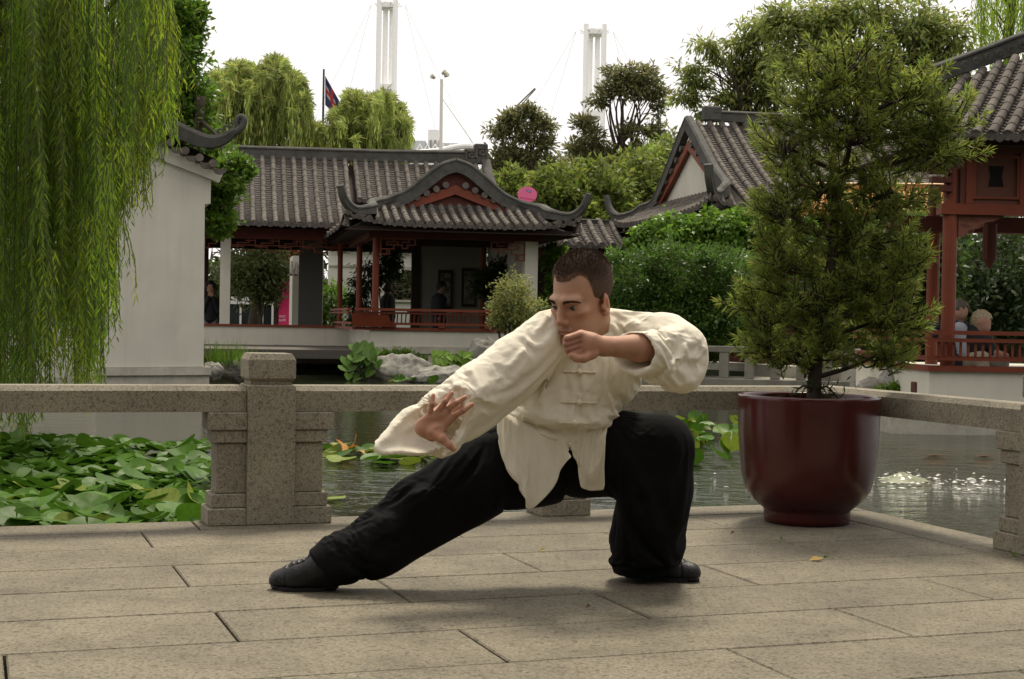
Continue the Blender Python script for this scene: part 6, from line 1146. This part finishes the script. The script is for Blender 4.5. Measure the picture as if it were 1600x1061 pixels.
def sheet(name, top, bot, m, bulge=.02, nu=26, nv=20, wav=.010, th=.004, seed=1, sim=True):
    """hanging cloth panel between two lines given as (x, y, depth)"""
    tc_, bc_ = catmull([np.array(q, float) for q in top], 8), catmull([np.array(q, float) for q in bot], 8); V, Fq = [], []
    smp = lambda c, t: c[min(len(c)-1, int(t*(len(c)-1)))]*(1-(t*(len(c)-1)) % 1)+c[min(len(c)-1, int(t*(len(c)-1))+1)]*((t*(len(c)-1)) % 1)
    for side in (0, 1):
        for i in range(nu+1):
            for j in range(nv+1):
                s_, t = i/nu, j/nv; q = smp(tc_, s_)*(1-t)+smp(bc_, s_)*t; dd = q[2]-bulge*math.sin(t*math.pi)*(.5+.5*math.sin(s_*math.pi))+wav*(math.sin(s_*9+seed+t*2.5)+.55*math.sin(s_*17+t*7+seed*2)+.35*math.sin(s_*5-t*13+seed))*(t*.8+.2)+side*th; V.append(P(q[0], q[1], dd))
    N = (nu+1)*(nv+1); F0 = np.array([(i*(nv+1)+j, i*(nv+1)+j+1, (i+1)*(nv+1)+j+1, (i+1)*(nv+1)+j) for i in range(nu) for j in range(nv)]); V0 = np.array(V[:N]); pn = np.tile(np.clip(1-np.arange(nv+1)/(nv*.16), 0, 1), nu+1)
    if sim: V0 = cloth_relax(V0, F0, [(TCV, TCF)], .07, 20, .6, pn, bend=.2, dist=.006)
    V = np.concatenate([V0, V0+FWD*th])
    for i in range(nu):
        for j in range(nv): k = i*(nv+1)+j; Fq.append((k, k+1, k+nv+2, k+nv+1)); Fq.append((N+k, N+k+nv+1, N+k+nv+2, N+k+1))
    for i in range(nu): k = i*(nv+1)+nv; Fq.append((k, N+k, N+k+nv+1, k+nv+1))
    for j in range(nv): Fq.append((j, N+j, N+j+1, j+1)); k = nu*(nv+1)+j; Fq.append((k, k+1, N+k+1, N+k))
    V, Fq = subdivided(V, np.array(Fq), 1); return child(name, V, Fq, m)
sheet('jacket_flap', [(772, 632, 4.60), (800, 650, 4.575), (845, 668, 4.565), (892, 680, 4.565)], [(779, 668, 4.50), (790, 715, 4.455), (812, 748, 4.43), (837, 777, 4.43), (868, 742, 4.47), (888, 703, 4.53)], M_LIN, .018, 40, 24)
sheet('jacket_flap', [(889, 678, 4.565), (915, 672, 4.565), (945, 652, 4.585), (962, 630, 4.61)], [(893, 700, 4.53), (905, 722, 4.51), (905, 738, 4.50), (913, 752, 4.50), (924, 760, 4.50), (946, 754, 4.50), (948, 700, 4.53)], M_LIN, .016, 40, 24, seed=4)
sheet('jacket_flap', [(790, 652, 4.60), (770, 650, 4.62), (745, 648, 4.64)], [(772, 668, 4.60), (752, 676, 4.62), (734, 672, 4.64)], M_LIN, .004, 14, 10, sim=False)
# black leather shoes
def shoe(heel, toe, ank, ribs, name='shoe'):
    h_, t_ = np.asarray(heel), np.asarray(toe); ax = unit(t_-h_); L_ = np.linalg.norm(t_-h_); up = np.array([0, 0, 1.]); sd = np.cross(ax, up)
    s_ = Vol(np.minimum(h_, t_)-.1+[0, 0, .07], np.maximum(np.maximum(h_, t_), ank)+.1, .0022); q = lambda f, z, o=0.: h_+ax*L_*f+up*z+sd*o
    s_.cap(q(.10, .034), q(.62, .034), .036, .042, .02); s_.cap(q(.62, .033), q(.88, .027), .043, .030, .02); s_.cap(q(.62, .030, .012), q(.84, .026, .008), .034, .028, .02); s_.cap(ank, q(.55, .045), .044, .036, .03); s_.cap(ank, q(.12, .05), .044, .038, .03)
    def seams(x, y, z):
        f = ((x-h_[0])*ax[0]+(y-h_[1])*ax[1])/L_; o_ = (x-h_[0])*sd[0]+(y-h_[1])*sd[1]; g = .0035*np.exp(-((f-.74-18*o_**2)/.012)**2)*(z > .014)+.003*np.exp(-((np.abs(o_)-.026)/.0022)**2)*(f < .72)*(f > .2)*(z > .05)
        g = g+.0035*np.exp(-((z-.0135)/.0022)**2)
        return g-(.0030*np.maximum(0, np.sin(f*78))*(np.abs(o_) < .023)*(f > .30)*(f < .70)*(z > .05) if ribs else 0)
    s_.put(np.minimum(h_, t_)-.1, np.maximum(np.maximum(h_, t_), ank)+.1, seams, .001, 'disp')
    s_.put((-9, -9, -1), (9, 9, 0.), lambda x, y, z: z-.0015+0*x+0*y, .003, 'sub'); V, Fc = s_.mesh(); V = smooth_mesh(V, Fc, 1, .3); o = child(name, V, Fc, mat('black_leather', (.0065, .0065, .007), .46, bump=.3, bscale=120, spec=.38))
    so = MB(); n = 28; ring = []
    for j in range(n): a = 6.2832*j/n; w = .040 if math.cos(a) < .2 else .046; ring.append(h_+ax*L_*(.49+.50*math.cos(a))+sd*(w*math.sin(a)*(1.08 if abs(math.cos(a)) < .7 else .92))+up*.0005)
    so.prism(ring, up*.011); obj('sole', so, mat('black_rubber', (.010, .010, .010), .7), o)
shoe(Z(524, 922, 0), Z(424, 921, 0), P(506, 884, 4.5), 4); shoe(Z(978, 902, 0), Z(1094, 909, 0), P(1002, 872, 4.78), 0)

# ------------------------------------------------------------------ visitors in the background
def visitor(label, d, caps, hair, h=.011):
    """caps: (x0, y0, dd0, x1, y1, dd1, r0, r1, colour) in survey pixels, depth offsets and metres"""
    pts = [(P(c[0], c[1], d+c[2]), P(c[3], c[4], d+c[5]), c[6], c[7], c[8]) for c in caps]
    al = np.array([q for p in pts for q in (p[0], p[1])]); v = Vol(al.min(0)-.22, al.max(0)+.22, h)
    for a, b, ra, rb, c in pts: v.cap(a, b, ra, rb, .02)
    V, Fc = v.mesh(); V = smooth_mesh(V, Fc, 1, .4); best = np.full(len(V), 9.); tn = np.ones((len(V), 3))
    for a, b, ra, rb, c in pts:
        ba = b-a; t = np.clip(((V-a)@ba)/(ba@ba+1e-9), 0, 1)[:, None]; dd = np.linalg.norm(V-a-ba*t, axis=1)-(ra+(rb-ra)*t[:, 0]); m_ = dd < best; best[m_] = dd[m_]; tn[m_] = c
    o = npmesh('person', V, Fc, mat('visitor_cloth', (1, 1, 1), .8, tint=True), None, True, tn); tag(o, label, 'person')
    hc, hr, col = hair; hvv = Vol(P(hc[0], hc[1], d+hc[2])-hr*1.6, P(hc[0], hc[1], d+hc[2])+hr*1.6, h*.8); c = P(hc[0], hc[1], d+hc[2]); hvv.ell(c, (hr*.95, hr, hr*1.05), .01); hvv.ell(c+np.array(hc[3])*hr, (hr*.52, hr*.52, hr*.8), .02, 'sub')
    hvv.put(hvv.lo, hvv.lo+hvv.h*hvv.n, lambda x, y, z: .006*np.sin(x*90+z*30)*np.sin(y*80), .001, 'disp'); V, Fc = hvv.mesh(); npmesh('hair', V, Fc, mat('hair_%.2f' % col[0], col, .7, var=.4, scale=60), o, True)
SK_SHADE, BK, GY, DK = (.30, .17, .12), (.012, .012, .014), (.16, .16, .17), (.022, .024, .03)  # first tone: skin with the shade on the visitors put into its colour
visitor('dark-haired woman in black jacket standing in the gallery with hands at her mouth', 32.5, [(329, 449, 0, 329, 453, 0, .085, .075, SK_SHADE), (329, 462, .03, 329, 468, .03, .05, .05, SK_SHADE), (322, 471, .03, 336, 471, .03, .07, .07, BK), (329, 474, .03, 329, 497, .03, .15, .14, BK), (319, 474, 0, 317, 487, -.1, .055, .045, BK), (317, 487, -.1, 327, 462, -.16, .045, .035, BK), (327, 462, -.16, 328, 458, -.17, .035, .03, SK_SHADE), (339, 474, 0, 340, 487, -.1, .055, .045, BK), (340, 487, -.1, 332, 463, -.16, .045, .035, BK), (332, 463, -.16, 331, 458, -.17, .035, .03, SK_SHADE), (325, 500, .03, 324, 548, .03, .09, .06, GY), (333, 500, .03, 334, 548, .03, .09, .06, GY)], ((329, 447, .03, (0, -.9, -.35)), .12, (.012, .009, .008)))
visitor('person in black seen from behind between the bay column and lattice window', 35.5, [(606, 452, 0, 606, 456, 0, .085, .08, SK_SHADE), (601, 468, 0, 611, 468, 0, .08, .08, BK), (606, 470, 0, 606, 500, 0, .17, .16, BK), (599, 470, 0, 597, 495, 0, .06, .05, BK), (613, 470, 0, 615, 495, 0, .06, .05, BK), (603, 500, 0, 602, 530, 0, .1, .07, BK), (610, 500, 0, 611, 530, 0, .1, .07, BK)], ((606, 451, 0, (0, .9, -.3)), .115, (.02, .014, .01)))
visitor('person in dark jacket standing in the bay beside the hung picture', 31.8, [(691, 450, 0, 690, 455, 0, .085, .075, (.20, .12, .09)), (680, 467, 0, 693, 468, 0, .08, .07, DK), (686, 470, 0, 685, 500, 0, .16, .15, DK), (678, 470, 0, 677, 488, -.1, .06, .05, DK), (677, 488, -.1, 684, 497, -.2, .045, .04, DK), (684, 497, -.2, 686, 498, -.22, .035, .03, SK_SHADE), (682, 500, 0, 681, 540, 0, .1, .07, DK), (690, 500, 0, 690, 540, 0, .1, .07, DK)], ((690, 448, .03, (.7, -.6, -.4)), .115, (.02, .014, .01)))
visitor('visitor in dark jacket and pale shirt seated behind the red column, arm along the rail', 15.75, [(1500, 487, 0, 1500, 492, -.02, .082, .072, SK_SHADE), (1497, 502, .03, 1498, 508, .03, .05, .06, SK_SHADE), (1480, 515, .03, 1508, 516, .03, .075, .075, DK), (1495, 520, .03, 1497, 560, .0, .15, .15, DK), (1500, 515, -.08, 1503, 550, -.10, .075, .07, (.30, .32, .36)), (1478, 514, .0, 1452, 508, -.1, .06, .05, DK), (1452, 508, -.1, 1462, 524, -.3, .05, .035, DK), (1462, 524, -.3, 1466, 526, -.3, .03, .028, SK_SHADE), (1500, 565, 0, 1535, 560, -.25, .1, .075, (.33, .29, .22)), (1535, 560, -.25, 1540, 590, -.3, .07, .06, (.33, .29, .22))], ((1499, 484, .03, (.6, -.7, -.4)), .105, (.10, .08, .06)))
visitor('fair-haired visitor in a dark top bending forward on the pavilion bench', 15.65, [(1536, 506, -.04, 1537, 511, -.05, .082, .07, SK_SHADE), (1528, 516, .0, 1530, 522, .02, .05, .06, SK_SHADE), (1515, 527, .03, 1540, 528, .03, .08, .08, BK), (1524, 530, .05, 1520, 565, .08, .16, .16, BK), (1542, 530, 0, 1555, 552, -.15, .055, .045, BK), (1555, 552, -.15, 1572, 556, -.3, .04, .032, SK_SHADE), (1522, 568, .05, 1565, 566, -.2, .1, .075, (.20, .19, .17)), (1565, 566, -.2, 1566, 595, -.22, .07, .06, (.20, .19, .17))], ((1533, 502, .03, (.75, -.5, -.5)), .118, (.34, .28, .17)))  # fair hair colour also darkened for the shade under the roof
